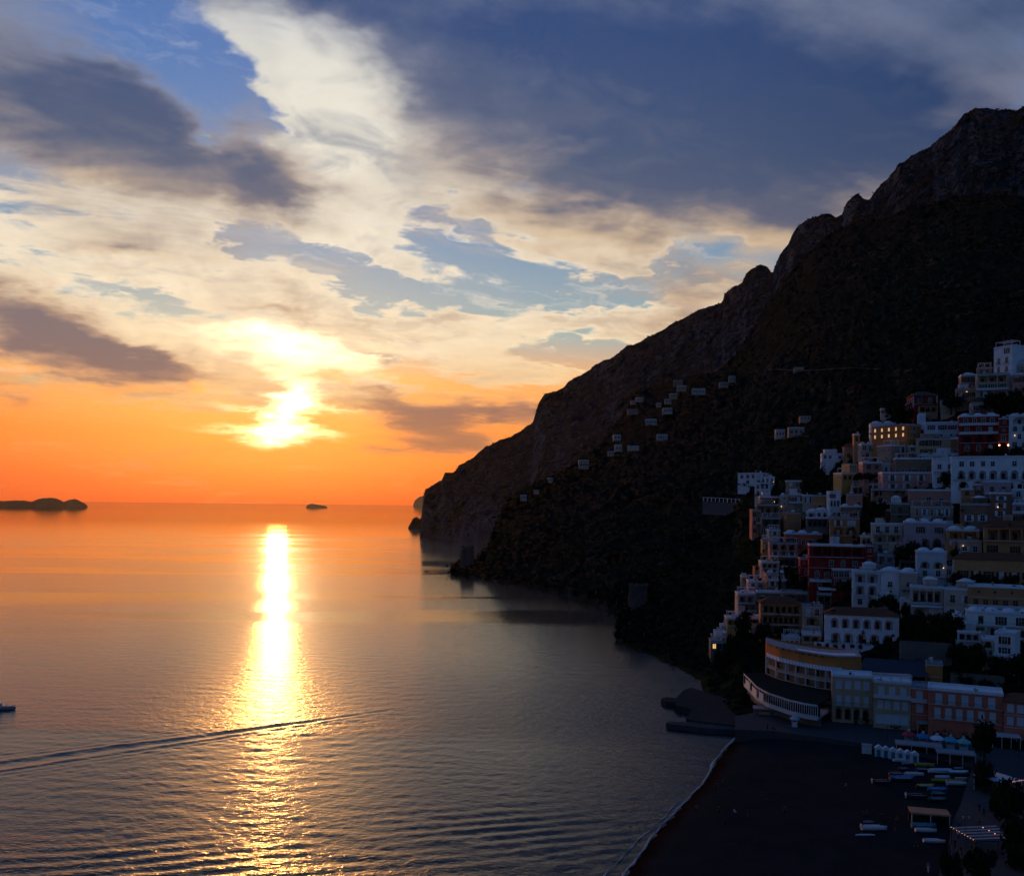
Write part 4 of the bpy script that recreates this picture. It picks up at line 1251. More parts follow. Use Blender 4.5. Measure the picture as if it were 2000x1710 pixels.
# --- left shoulder of the town
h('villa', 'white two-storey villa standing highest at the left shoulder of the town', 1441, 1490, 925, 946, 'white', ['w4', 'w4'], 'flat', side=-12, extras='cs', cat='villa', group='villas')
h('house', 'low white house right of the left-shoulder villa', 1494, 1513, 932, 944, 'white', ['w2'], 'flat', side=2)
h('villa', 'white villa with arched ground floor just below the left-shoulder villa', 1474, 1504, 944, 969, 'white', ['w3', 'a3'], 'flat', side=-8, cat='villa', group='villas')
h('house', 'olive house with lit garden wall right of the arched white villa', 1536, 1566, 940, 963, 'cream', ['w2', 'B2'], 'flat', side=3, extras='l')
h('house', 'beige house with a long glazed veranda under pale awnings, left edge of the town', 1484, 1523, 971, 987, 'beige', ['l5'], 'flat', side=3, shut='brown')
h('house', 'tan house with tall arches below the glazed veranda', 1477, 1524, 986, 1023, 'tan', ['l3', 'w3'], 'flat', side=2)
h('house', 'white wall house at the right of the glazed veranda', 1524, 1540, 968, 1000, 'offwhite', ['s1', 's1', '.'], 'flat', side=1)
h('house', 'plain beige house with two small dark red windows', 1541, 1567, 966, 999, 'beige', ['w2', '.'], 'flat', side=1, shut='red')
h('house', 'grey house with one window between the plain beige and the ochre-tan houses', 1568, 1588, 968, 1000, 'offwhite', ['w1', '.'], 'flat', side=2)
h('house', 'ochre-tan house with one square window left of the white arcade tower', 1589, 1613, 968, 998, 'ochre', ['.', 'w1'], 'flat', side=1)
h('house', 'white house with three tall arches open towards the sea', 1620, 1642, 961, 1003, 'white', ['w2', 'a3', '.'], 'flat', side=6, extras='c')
h('house', 'reddish brown cube house behind the white house with three tall arches', 1654, 1685, 966, 995, 'pink', ['w2'], 'flat', side=2)
h('house', 'brown house with a red window and a white dome on its roof', 1642, 1683, 990, 1012, 'brown', ['w2'], 'domes', side=2, roofm=M_ROOFW)
h('house', 'ochre house with white shutters over an arched balcony', 1621, 1679, 1012, 1062, 'ochre', ['b2', 'A2', '.'], 'flat', side=2, shut='pale')
h('house', 'orange-tan cube house with one grey window and a sunlit left wall', 1537, 1565, 1002, 1033, 'ochre', ['w1', '.'], 'flat', side=11, deep=7)
h('house', 'narrow pinkish house with a white sunlit edge at the far left of the town', 1469, 1486, 996, 1043, 'pink', ['w1', 'w1', 'w1'], 'flat', side=5, deep=6)
h('house', 'stone house with dark openings right of the narrow pinkish house', 1487, 1525, 1012, 1044, 'stone', ['l2', 'w3'], 'flat', side=2)
h('house', 'white terrace house with lit wall below the stone house', 1501, 1524, 1036, 1058, 'offwhite', ['w1', 'd1'], 'flat', side=6)
h('restaurant', 'dark terrace restaurant under a planted pergola left of the ochre shuttered house', 1575, 1618, 1012, 1046, 'stone', ['l4', '.'], 'terrace', side=2, cat='restaurant', group='restaurants')
h('house', 'rust red house with white lime roof above the red palazzo', 1533, 1606, 1043, 1068, 'salmon', ['w5'], 'domes', side=3, roofm=M_ROOFW)
h('house', 'little yellow-lit crenellated house at the left edge below the narrow pinkish house', 1489, 1502, 1056, 1075, 'yellow', ['v2'], 'terrace', side=3, deep=5)
h('house', 'pink house with one big arch left of the red palazzo', 1503, 1558, 1061, 1088, 'pink', ['A3', 'P3'], 'flat', side=4)
h('palazzo', 'large dark red palazzo with arched white-framed windows and a white awning on top', 1580, 1690, 1066, 1152, 'red', ['L5', 'w4', 'v5', 'w3'], 'flat', side=4, cat='palazzo', group='palazzi', roofm=M_ROOFW, extras='p')
h('palazzo_wing', 'dark red stair tower at the right end of the red palazzo', 1691, 1706, 1066, 1124, 'red', ['s1', 's1', 's1'], 'flat', side=1, cat='palazzo', group='palazzi')
h('palazzo_wing', 'dark red turret with round windows at the left of the red palazzo', 1563, 1589, 1092, 1140, 'red', ['s2', 'v1', 's1'], 'flat', side=5, cat='palazzo', group='palazzi', d=town_d(1576, 1152))
h('palazzo_wing', 'low red front block with three white-framed windows before the red palazzo', 1590, 1624, 1109, 1143, 'red', ['w3', 'w2'], 'flat', side=3, cat='palazzo', group='palazzi', d=town_d(1607, 1160))
h('palazzo_wing', 'glazed dining room on the front of the red palazzo', 1625, 1672, 1113, 1145, 'red', ['g4', 'w3'], 'flat', side=2, cat='palazzo', group='palazzi', d=town_d(1648, 1158))
# --- middle right
h('house', 'white house with two storeys of large windows right of the red palazzo', 1702, 1763, 1024, 1078, 'offwhite', ['w3', 'L2', 'w2'], 'flat', side=2, extras='ch')
h('house', 'lilac house with reddish arched ground floor', 1766, 1847, 1021, 1070, 'lilac', ['w4', 'A3'], 'domes', side=3, roofm=M_ROOFW)
h('house', 'ochre house with laundry hanging on its terrace', 1849, 1913, 1036, 1070, 'ochre', ['L2', 'w3'], 'domes', side=2, roofm=M_ROOFW)
h('house', 'grey-beige house below the ochre laundry house', 1871, 1918, 1056, 1082, 'beige', ['w2'], 'flat', side=1)
h('house', 'ochre house with a red tile roof and arched window at the picture edge', 1922, 2024, 1029, 1084, 'ochre', ['L4', 'w4'], 'tile', side=3, extras='')
h('house', 'grey front house with two square windows right of the red stair tower', 1713, 1748, 1084, 1116, 'grey', ['w2', '.'], 'flat', side=2, winw=1.9)
h('house', 'white house with three domes and two arched balconies', 1790, 1849, 1079, 1142, 'white', ['.', 'a2', 'w2', '.'], 'domes', side=3, roofm=M_ROOFW)
h('palazzo', 'long ochre palazzo with red roof, white cornice and four balconied windows', 1860, 2030, 1093, 1134, 'ochre', ['b6'], 'tile', side=2, shut='dark', extras='q', cat='palazzo', group='palazzi')
h('house', 'white house with a small red-roofed loggia and arches below the grey front house', 1665, 1719, 1117, 1185, 'white', ['l2', 'A2', 'w2'], 'flat', side=2, roofm=M_ROOFW)
h('house', 'white house with one balconied window between the loggia house and the domed white house', 1720, 1757, 1117, 1178, 'white', ['.', 'b1', 's1', '.'], 'domes', side=1)
h('house', 'white house with a tall arched glazed door beside the balconied white house', 1758, 1791, 1119, 1176, 'offwhite', ['.', 'v1', 's1', '.'], 'domes', side=1, roofm=M_ROOFW)
h('house', 'pale house with an orange awning and two large arches under its terrace', 1778, 1842, 1148, 1208, 'offwhite', ['L4', 'a2'], 'flat', side=2, extras='p')
h('house', 'pale cube with two balconied windows right of the orange awning house', 1843, 1906, 1152, 1208, 'offwhite', ['b2', 'w2'], 'flat', side=-9, extras='c')
h('house', 'ochre house with small windows and chimneys under the long ochre palazzo', 1890, 2000, 1147, 1206, 'ochre', ['s3', 'w5', '.'], 'flat', side=2, extras='c')
h('house', 'white hillside house with domes and wide roof terrace at the lower right', 1888, 2024, 1199, 1245, 'white', ['w3', 'L4'], 'domes', side=4, roofm=M_ROOFW)
h('house', 'white porch house with pillars left of the lower-right hillside house', 1870, 1916, 1235, 1268, 'white', ['L3', '.'], 'flat', side=4)
h('house', 'white house with one dark balconied window at the foot of the lower-right hillside house', 1942, 1982, 1238, 1302, 'white', ['b1', 'w1', '.'], 'flat', side=-10)
h('house', 'narrow white arched house left of the dark balconied window house', 1918, 1941, 1250, 1298, 'offwhite', ['a1', 'w2', '.'], 'flat', side=1)
# --- lower left
h('house', 'pink and white house stepping over the sea, upper left of the ochre hotel', 1487, 1522, 1098, 1122, 'offwhite', ['L3', 'w2'], 'terrace', side=6)
h('house', 'tan house with white shutters below the stepping pink and white house', 1497, 1520, 1122, 1156, 'ochre', ['w2', 'w1', '.'], 'flat', side=8, shut='pale')
h('house', 'pale lilac house with a flat white canopy at the left edge of the town', 1462, 1494, 1136, 1158, 'lilac', ['w2', '.'], 'flat', side=5)
h('house', 'white house with red window frames above the cliff at the left edge of the town', 1441, 1476, 1160, 1194, 'offwhite', ['L2', 'P2'], 'flat', side=6, shut='red')
h('house', 'yellow-lit house with pergola halfway down the left cliff edge', 1420, 1447, 1208, 1236, 'yellow', ['L2', '.'], 'terrace', side=6)
h('house', 'lowest white house with two pale doors perched on the left cliff', 1398, 1419, 1237, 1258, 'white', ['d2'], 'flat', side=5)
h('house', 'tan base house with one lit window under the lowest white cliff house', 1388, 1412, 1254, 1284, 'stone', ['w2', '.'], 'flat', side=4, glow=((0, 0),))
h('restaurant', 'glass pavilion restaurant with a flat grey roof above the ochre hotel', 1527, 1595, 1157, 1182, 'grey', ['g9'], 'flat', side=4, cat='restaurant', group='restaurants', roofm=M_ROOFG, extras='-')
h('restaurant', 'dark open end of the glass pavilion restaurant', 1596, 1624, 1160, 1184, 'stone', ['l2'], 'flat', side=1, cat='restaurant', group='restaurants', roofm=M_ROOFG, extras='-')
h('hotel', 'ochre hotel with three tiers of sunlit loggias', 1485, 1566, 1178, 1240, 'ochre', ['L6', 'L7', 'L7'], 'tile', side=4, cat='hotel', group='hotels')
h('hotel_wing', 'cream right wing of the ochre loggia hotel with pale blue doors', 1567, 1607, 1185, 1240, 'cream', ['b2', 'a1', '.'], 'flat', side=2, shut=None, cat='hotel', group='hotels')
h('kiosk', 'white open porch with four posts left below the ochre loggia hotel', 1465, 1486, 1208, 1228, 'offwhite', ['l1', '.'], 'flat', side=3, deep=5, cat='porch', group='villas')
h('hotel', 'white hotel with a tile roof, awninged arches above and wide arches below', 1611, 1756, 1201, 1258, 'white', ['a6', 'A5'], 'tile', side=3, cat='hotel', group='hotels', shut='red', roofm=M_TILE)
h('retaining_wall', 'white garden wall with potted trees below the tile-roofed white hotel', 1592, 1706, 1258, 1276, 'white', ['.'], 'none', side=2, deep=4, cat='wall', group='garden walls', lside=False)
h('house', 'cream block with dark glass doors left of the white garden wall', 1566, 1603, 1240, 1268, 'cream', ['L2', 'd3'], 'flat', side=1)
h('house', 'small white chapel with blue arched windows on the hotel roof', 1531, 1563, 1246, 1266, 'white', ['v3'], 'flat', side=6)
# --- small houses wedged in between
h('house', 'small open-sided tan terrace room at the left edge, above the pale lilac house', 1474, 1487, 1105, 1122, 'tan', ['l1', '.'], 'shed', side=4, deep=5)
h('house', 'dark roofed terrace with a white parapet left of the red turret', 1509, 1556, 1090, 1106, 'stone', ['L4'], 'shed', side=3, deep=6)
h('house', 'tiny white lookout hut on the slope left of the pale lilac house', 1448, 1460, 1126, 1136, 'offwhite', ['w1'], 'flat', side=2, deep=4)
h('house', 'grey wall house behind the ochre loggia hotel', 1478, 1528, 1157, 1178, 'stone', ['w3'], 'flat', side=2, deep=6)
h('house', 'small stone house between the tan shuttered house and the red turret', 1526, 1547, 1118, 1150, 'stone', ['w1', '.'], 'flat', side=2, deep=6)
h('house', 'little white terrace house left of the yellow-lit pergola house', 1408, 1422, 1222, 1240, 'offwhite', ['d1'], 'flat', side=3, deep=5)
h('house', 'white glazed balcony house left of the two-storey white house', 1682, 1703, 1048, 1068, 'offwhite', ['L2'], 'flat', side=2, deep=6)
h('house', 'dark covered terrace left of the white house with three domes', 1757, 1789, 1095, 1116, 'stone', ['l3'], 'shed', side=2, deep=6)
h('house', 'white-roofed terrace in front of the ochre-tan house', 1577, 1620, 1000, 1013, 'white', ['l4'], 'domes', side=2, deep=6, roofm=M_ROOFW)
h('house', 'narrow ochre house between the three-domed house and the long ochre palazzo', 1850, 1860, 1108, 1142, 'ochre', ['w1', 'w1'], 'flat', side=1, deep=6)
h('house', 'low dark red plinth terrace under the red palazzo', 1600, 1664, 1152, 1168, 'darkred', ['l5'], 'flat', side=2, deep=5)
h('house', 'little white house with one door below the glazed arched door house', 1759, 1777, 1176, 1198, 'white', ['d1', '.'], 'flat', side=2, deep=6)
h('house', 'small pale house left of the domed hillside house at the lower right', 1862, 1886, 1204, 1226, 'offwhite', ['w2'], 'domes', side=2, deep=6)
h('house', 'small tan house under the umbrella pine', 1664, 1700, 950, 966, 'tan', ['L3'], 'flat', side=3, deep=6)
h('house', 'little white dome house left of the white house with three tall arches', 1592, 1619, 998, 1010, 'white', ['v2'], 'domes', side=2, deep=5, roofm=M_ROOFW)
h('house', 'narrow brown house right of the dark stone house', 1714, 1739, 984, 1012, 'brown', ['w1', 'w1'], 'flat', side=2, deep=6)
h('house', 'small beige house above the red villa, nearest the dark slope', 1838, 1866, 782, 804, 'beige', ['w2', '.'], 'flat', side=3, deep=6)
# --- waterfront
h('hotel', 'cream waterfront hotel with pale doors and arcades at street level', 1625, 1705, 1322, 1408, 'cream', ['w4', 'b4', 'a4'], 'flat', side=3, shut=None, cat='hotel', group='hotels', extras='-', sink=3, panem=M_PALE, plain=True)
h('hotel_wing', 'cream right half of the waterfront hotel with a white pergola on its roof', 1706, 1779, 1334, 1418, 'cream', ['P3', 'w4', 'g4'], 'flat', side=1, cat='hotel', group='hotels', extras='-', sink=3, panem=M_PALE, plain=True)
h('hotel_wing', 'recessed salmon link between the cream and the red waterfront hotels', 1780, 1811, 1344, 1420, 'salmon', ['P1', 'w1', '.'], 'flat', side=-3, cat='hotel', group='hotels', extras='-', sink=3, panem=M_PALE, plain=True)
h('hotel', 'salmon red waterfront hotel with white-framed blue-grey shutters', 1812, 1959, 1352, 1436, 'salmon', ['b5', 'b6', '.'], 'flat', side=1, cat='hotel', group='hotels', extras='-', sink=3, panem=M_PALE, plain=True)
h('hotel_wing', 'salmon red end of the waterfront at the picture edge', 1960, 2026, 1372, 1446, 'salmon', ['w3', 'w3', '.'], 'tile', side=1, cat='hotel', group='hotels', extras='-', sink=3, panem=M_PALE, plain=True)
h('house', 'ochre stair tower behind the salmon link, with a white cap', 1809, 1841, 1298, 1344, 'orange', ['.', '.'], 'flat', side=2, deep=6, lside=False)
h('retaining_wall', 'rough grey retaining wall under the dark gardens', 1757, 1860, 1256, 1292, 'stone', ['.'], 'none', side=1, deep=4, cat='wall', group='garden walls', lside=False)
h('retaining_wall', 'rubble stone wall above the salmon red waterfront hotel', 1856, 1962, 1320, 1346, 'stone', ['.'], 'none', side=1, deep=4, cat='wall', group='garden walls', lside=False)

pg = bpy.data.objects.new('roof_pergola', None); COL.objects.link(pg); dP = town_d(1742, 1418); pg.location = at(1742, 1332, dP - 0.5); pg.rotation_euler = (0, 0, -0.25)
tag(pg, 'white slatted pergola along the roof edge of the cream waterfront hotel', 'pergola')
pergola(pg, -4.9, 4.9, 0, 3.0, 0, 1.7, M_TRIM, None, 5, 22)
# tarpaulin roof between the cream hotel and the gardens
def tarp_roof():
    c = [at(1676, 1312, 272), at(1815, 1322, 262), at(1808, 1291, 282), at(1688, 1284, 290)]
    o = (c[0] + c[1] + c[2] + c[3]) / 4
    r = bpy.data.objects.new('tarpaulin_roof', None); COL.objects.link(r); r.location = (o.x, o.y, c[0].z - 6)
    q = [p - r.location for p in c]
    m = MB(); nx = 14
    for i in range(nx):
        f0, f1 = i / nx, (i + 1) / nx
        a, b = q[0].lerp(q[1], f0), q[0].lerp(q[1], f1); c_, d_ = q[3].lerp(q[2], f1), q[3].lerp(q[2], f0)
        up = Vector((0, 0, 0.12))
        m.poly(a + up, b, c_, d_ + up); m.poly(a + Vector((0, 0, -0.2)), b + Vector((0, 0, -0.2)), b, a + up)
    m.build('canvas', M_CANVASD, r)
    p = MB()
    for k in range(8):
        b = q[0].lerp(q[1], k / 7); p.bar((b.x, b.y + 0.3, 0), (b.x, b.y + 0.3, b.z - 0.1), 0.09, 5)
    p.build('posts', M_IRON, r)
    tag(r, 'dark blue tarpaulin roof behind the cream waterfront hotel', 'roof', 'covered terraces')
tarp_roof()

# ------------------------------------------------------------------ the curved hotel above the beach
def curved_hotel():
    base = at(1560, 1390, 262); base.z = 4.0
    r = bpy.data.objects.new('curved_hotel', None); COL.objects.link(r); r.location = base
    tag(r, 'curved orange hotel with white slatted canopies and a white veranda below', 'hotel', 'hotels')
    def path(pts, n=28):
        xs = np.linspace(pts[0][0], pts[-1][0], n)
        out = []
        for px in xs:
            py, d = interp(px, pts)
            p = at(px, py, d); out.append(Vector((p.x - base.x, p.y - base.y, 0)))
        return out
    F = path([(1496, 1320, 292), (1520, 1320, 283), (1560, 1325, 275), (1600, 1328, 269), (1632, 1330, 266), (1682, 1330, 266)], 30)
    back = Vector((0.25, 0.97, 0)) * 11
    def strip(path_, z0, z1, name, m, off=0.0, parent=r, thick=0.0):
        s = MB()
        for a, b in zip(path_[:-1], path_[1:]):
            e = (b - a).normalized(); n = Vector((e.y, -e.x, 0)) * off
            s.poly(a + n + Vector((0, 0, z0)), b + n + Vector((0, 0, z0)), b + n + Vector((0, 0, z1)), a + n + Vector((0, 0, z1)))
            if thick:
                k = Vector((-n.x, -n.y, 0)).normalized() * thick if off else Vector((-e.y, e.x, 0)) * thick
                s.poly(a + n + Vector((0, 0, z1)), b + n + Vector((0, 0, z1)), b + n + k + Vector((0, 0, z1)), a + n + k + Vector((0, 0, z1)))
        return s.build(name, m, parent)
    def plate(pa, pb, z, name, m, dz=0.25, parent=r):
        s = MB()
        for a, b, c, d in zip(pa[:-1], pa[1:], pb[1:], pb[:-1]):
            up, dn = Vector((0, 0, z)), Vector((0, 0, z - dz))
            s.poly(a + up, b + up, c + up, d + up); s.poly(a + dn, b + dn, b + up, a + up); s.poly(d + dn, c + dn, b + dn, a + dn)
        return s.build(name, m, parent)
    B = [p + back for p in F]
    # body behind the loggias
    strip([p + Vector((0.4, 1.6, 0)) for p in F], -2.0, 12.0, 'wall', wall_mat('tan'))
    up = strip(F, 12.0, 15.6, 'upper_wall', wall_mat('orange'))
    m = MB()
    for side_, z0, z1 in (((F[0], B[0]), -2, 15.6), ((B[-1], F[-1]), -2, 15.6), ((B[0], B[-1]), -2, 15.6)):
        a, b = side_
        m.poly(a + Vector((0, 0, z0)), b + Vector((0, 0, z0)), b + Vector((0, 0, z1)), a + Vector((0, 0, z1)))
    m.build('side_wall', wall_mat('orange'), r)
    over = [p + Vector((-0.3, -1.1, 0)) for p in F]
    rf = plate(over, B, 15.9, 'roof', M_ROOFG, 0.3)
    w_ = MB()
    for i in range(10, 28):
        a, b = F[i], F[i + 1]; w_.poly(a + Vector((0, 0.6, 15.93)), b + Vector((0, 0.6, 15.93)), b + Vector((0.3, 4.2, 15.93)), a + Vector((0.3, 4.2, 15.93)))
    w_.build('roof_coating', M_ROOFW, rf)
    for i in range(1, 18, 2):
        c = MB(); a = F[i]; c.box(a.x - 0.12, a.x + 0.12, a.y - 0.7, a.y, 15.0, 15.55); c.build('roof_bracket', M_WOOD, r)
    # loggia floors with posts
    front = [p + Vector((-0.7, -2.6, 0)) for p in F]
    for z in (8.7, 5.6):
        fl = plate(front[:24], F[:24], z, 'loggia_floor', M_TRIM, 0.25)
        strip(front[:24], z, z + 0.95, 'parapet', wall_mat('beige'), parent=fl)
    for i in range(0, 24, 3):
        p = front[i]; c = MB(); c.box(p.x - 0.16, p.x + 0.16, p.y - 0.05, p.y + 0.25, 2.0, 11.8); c.build('pillar', M_TRIM, r)
        q = F[min(i + 1, 23)] + Vector((0.4, 1.55, 0))
        for z in (5.62, 8.72):
            c = MB(); c.box(q.x - 0.7, q.x + 0.7, q.y - 0.1, q.y + 0.02, z, z + 2.2)
            c.build('door', M_DARK if (i + int(z)) % 2 else M_PALE, r)
    # white slatted canopies
    for i in range(0, 23):
        a, b = front[i].lerp(front[i + 1], 0.06), front[i].lerp(front[i + 1], 0.94)
        c_, d_ = F[i].lerp(F[i + 1], 0.94), F[i].lerp(F[i + 1], 0.06)
        c = MB(); z1, z2 = 11.8, 12.5
        V4 = [a + Vector((0, -0.4, z1)), b + Vector((0, -0.4, z1)), c_ + Vector((0, 0, z2)), d_ + Vector((0, 0, z2))]
        c.poly(*V4); c.poly(*[v - Vector((0, 0, 0.09)) for v in reversed(V4)])
        for k in range(4):
            p, q = V4[k], V4[(k + 1) % 4]; c.poly(p - Vector((0, 0, 0.09)), q - Vector((0, 0, 0.09)), q, p)
        c.build('canopy_slat', M_ROOFW, r)
    # veranda
    Vp = path([(1453, 1316, 290), (1464, 1328, 281), (1478, 1343, 269), (1500, 1352, 260), (1540, 1366, 251), (1570, 1374, 246.5), (1597, 1377, 244)], 34)
    inn = [F[min(int(i * 24 / 33), 23)] for i in range(34)]
    plate(Vp, inn, 6.2, 'veranda_roof', mat('felt_black', (0.025, 0.027, 0.025), 0.95, 0.2), 0.22)
    fl = plate(Vp, inn, 2.6, 'veranda_floor', M_TRIM, 0.5)
    strip(Vp, 2.6, 3.3, 'parapet', M_TRIM, off=0.02, parent=fl)
    strip([p.lerp(q, 0.10) for p, q in zip(Vp, inn)], 2.6, 6.0, 'glazing', M_GLASS)
    strip(Vp, 5.75, 6.3, 'eave_band', M_TRIM, off=0.10)
    for i in range(0, 34):
        p = Vp[i]; c = MB(); c.box(p.x - 0.07, p.x + 0.07, p.y - 0.07, p.y + 0.07, 2.6, 5.98); c.build('pillar', M_TRIM, r)
    strip([p.lerp(q, 0.16) for p, q in zip(Vp, inn)], -3.0, 2.4, 'base_wall', wall_mat('stone'))
    k = MB()
    for j in range(3):
        a = Vp[j * 3 + 1]; b = Vp[j * 3 + 3]; n = Vector((-0.25, -0.12, 0))
        k.poly(a + n + Vector((0, 0, 2.9)), b + n + Vector((0, 0, 2.9)), b + n + Vector((0, 0, 5.2)), a + n + Vector((0, 0, 5.2)))
    k.build('screen', M_ROOFW, r)
curved_hotel()

# ------------------------------------------------------------------ scattered houses on the far hill
def project(A):
    """Photo pixels of world points."""
    xw, d, z = A[..., 0], A[..., 1], A[..., 2] - CAMZ
    xc = xw * CR + z * SR; yc = -xw * SR + z * CR
    return CX + FPX * xc / d, CY - FPX * yc / d
def on_grid(G, px, py):
    X, Y = project(G)
    D2 = (X - px) ** 2 + (Y - py) ** 2
    D2[D2 > D2.min() + 40] = 1e9
    k = np.where(D2 < 1e8, G[..., 1], 1e9)
    i = np.unravel_index(np.argmin(k), k.shape)
    return float(G[i][1])
FAR = [
    ('flat white far house with four dark openings, lowest of the middle cluster', 1259, 1285, 817, 827, 'white', 'w4'),
    ('flat white far house above the cliff, nearest below the four-window one', 1282, 1306, 847, 857, 'white', 'w4'),
    ('white far house with five windows, widest of the upper cluster', 1350, 1380, 757, 768, 'white', 'w5'),
    ('white far house with two windows left above the four-window one', 1293, 1315, 796, 805, 'white', 'w3'),
    ('small white far house at the upper left of the cluster', 1241, 1258, 776, 782, 'offwhite', 'w3'),
    ('tiny white far cottage leaning left of the upper left house', 1232, 1243, 782, 787, 'offwhite', 'w2'),
    ('long tan ruin-like far house below the upper left cottages', 1225, 1248, 798, 806, 'tan', 'w4'),
    ('white far house with arches over the lower cluster', 1197, 1214, 848, 857, 'white', 'w2'),
    ('square white far house with one dark arch in the lower cluster', 1200, 1216, 867, 878, 'white', 'v2'),
    ('long low white far wall-house right of the arch house', 1225, 1250, 870, 876, 'white', 's2'),
    ('tiny far cottage below the square arch house', 1187, 1200, 881, 887, 'offwhite', 'w2'),
    ('grey far villa with a terrace line alone on the spur', 1129, 1152, 896, 912, 'offwhite', 'w3'),
    ('small white far house with three windows, farthest left on the hill', 1016, 1030, 966, 974, 'white', 'w3'),
    ('pale tent-shaped far roof right above the farthest left house', 1042, 1054, 956, 961, 'offwhite', 's1'),
    ('tiny far cottage on the spur between the grey villa and the tent-shaped roof', 1070, 1080, 933, 939, 'offwhite', 'w2'),
    ('far house with a roof light glinting orange at the top right of the cluster', 1423, 1438, 732, 744, 'offwhite', 'w3'),
    ('long pale far terrace house left of the glinting one', 1404, 1424, 745, 754, 'offwhite', 'w4'),
    ('stepped beige far house in the middle of the upper cluster', 1322, 1342, 752, 761, 'beige', 'w3'),
    ('cream far house just below the stepped beige one', 1307, 1324, 768, 776, 'cream', 'w3'),
    ('grey far house under the cream one', 1298, 1312, 778, 786, 'beige', 'w2'),
    ('tiny sunlit far hut below the grey one', 1282, 1292, 787, 792, 'cream', 'w1'),
    ('brown stone far house high above the cluster', 1315, 1335, 741, 751, 'brown', 'w3'),
    ('grey ruin standing alone high on the dark mountain', 1474, 1494, 629, 641, 'stone', 'w3'),
    ('white far house above the town with a long terrace wall', 1513, 1535, 837, 852, 'white', 'w3'),
    ('tan far house right of the terrace wall house', 1537, 1574, 833, 848, 'beige', 'w3'),
    ('small white far house at the right above the tan one', 1560, 1586, 812, 820, 'offwhite', 'w3'),
    ('far row of pale garden walls high above the town', 1550, 1572, 717, 721, 'offwhite', 's2'),
]
for lab, a, b, t_, q, c_, rw in FAR:
    G = GM if 'mountain' in lab else GH
    dd = on_grid(G, (a + b) / 2, q) - 3.0
    c_ = 'offwhite' if c_ == 'white' else ('beige' if c_ == 'offwhite' else c_); t_ += (q - t_) * 0.18; mx = (a + b) / 2; a, b = mx + (a - mx) * 0.84, mx + (b - mx) * 0.84
    h('far_house', lab, a, b, t_, q, c_, [rw], 'flat', side=2, d=dd, deep=12, group='houses scattered on the far hill', sink=2.0, extras='-', lside=False, trim=False, winw=2.2, plain=True)

# round watchtowers on the shore
M_TOWER = mat('tower_stone', (0.085, 0.078, 0.072), 0.95, 0.3, 0.4)
def watchtower(label, px, pyt, pyb, wpx, d, taper=0.86):
    p = at(px, pyb, d); p.z -= 4
    H = (pyb - pyt) * d / FPX + 4; R0 = wpx * d / FPX / 2
    r = bpy.data.objects.new('watchtower', None); COL.objects.link(r); r.location = p
    m = MB(); n = 16; zs = [0, H * 0.25, H * 0.55, H * 0.8, H]
    for i, z in enumerate(zs):
        rr = R0 * (1.12 - (1.12 - taper) * z / H)
        for k in range(n):
            a = 2 * math.pi * k / n; j = 1 + 0.03 * math.sin(k * 5.1 + i * 2.3)
            m.V.append((rr * j * math.cos(a), rr * j * math.sin(a), z))
    for i in range(4):
        for k in range(n):
            m.F.append((i * n + k, i * n + (k + 1) % n, (i + 1) * n + (k + 1) % n, (i + 1) * n + k))
    m.F.append(tuple(4 * n + k for k in range(n)))
    m.build('wall', M_TOWER, r)
    b = MB()
    for k in range(0, n, 2):
        a = 2 * math.pi * k / n; rr = R0 * taper * 0.93
        b.box(rr * math.cos(a) - R0 * 0.12, rr * math.cos(a) + R0 * 0.12, rr * math.sin(a) - R0 * 0.12, rr * math.sin(a) + R0 * 0.12, H, H + R0 * 0.16)
    b.build('battlement', M_TOWER, r)
    for k, z in ((11, H * 0.72), (13, H * 0.5)):
        a = 2 * math.pi * k / n; rr = R0 * 0.98
        w = MB(); w.box(-0.35, 0.35, -0.15, 0.3, 0, 1.2)
        o = w.build('window', M_DARK, r); o.location = (rr * math.cos(a), rr * math.sin(a), z); o.rotation_euler = (0, 0, a + math.pi / 2)
    tag(r, label, 'tower', 'old watchtowers on the shore')
watchtower('distant stone watchtower on the low point, black against the bright sea', 913, 1067, 1100, 27, 826, 0.92)
watchtower('nearer round stone watchtower on the dark wooded cliff', 1246, 1142, 1184, 37, 446, 0.95)

# road wall with white posts along the hill
def road_posts():
    r = bpy.data.objects.new('road_parapet', None); COL.objects.link(r)
    r.location = at(1420, 978, 545)
    w = MB(); a, b = at(1372, 974, 552) - r.location, at(1466, 979, 538) - r.location
    for f0, f1 in ((0, 1),):
        w.poly(a - Vector((0, 0, 9)), b - Vector((0, 0, 9)), b + Vector((0, 0, -1.2)), a + Vector((0, 0, -1.2)))
        w.poly(a + Vector((0, 0, -1.2)), b + Vector((0, 0, -1.2)), b + Vector((0, 6, -1.2)), a + Vector((0, 6, -1.2)))
    w.build('road_wall', wall_mat('stone'), r)
    for i in range(12):
        p = a.lerp(b, (i + 0.3) / 12)
        c = MB(); c.box(p.x - 0.22, p.x + 0.22, p.y - 0.2, p.y + 0.2, p.z - 1.2, p.z + 1.2); c.build('post', M_ROOFW, r)
    c = MB(); c.poly(a + Vector((0, 0.1, 0.9)), b + Vector((0, 0.1, 0.9)), b + Vector((0, 0.1, 1.2)), a + Vector((0, 0.1, 1.2))); c.build('rail', M_TRIM, r)
    tag(r, 'coast road parapet with a row of white posts left of the town', 'parapet', 'garden walls')
road_posts()

# a few lamps already lit on the house fronts
rl = random.Random(5)
for k_, (root_, W_, H_, dp_, Hv_, sk_) in enumerate(HOUSES):
    if not root_.name.startswith('far_house') and rl.random() < 0.08:
        lamp(root_, rl.uniform(-0.4, 0.4) * W_, -0.3, sk_ + Hv_ * rl.uniform(0.25, 0.8), 0.09)

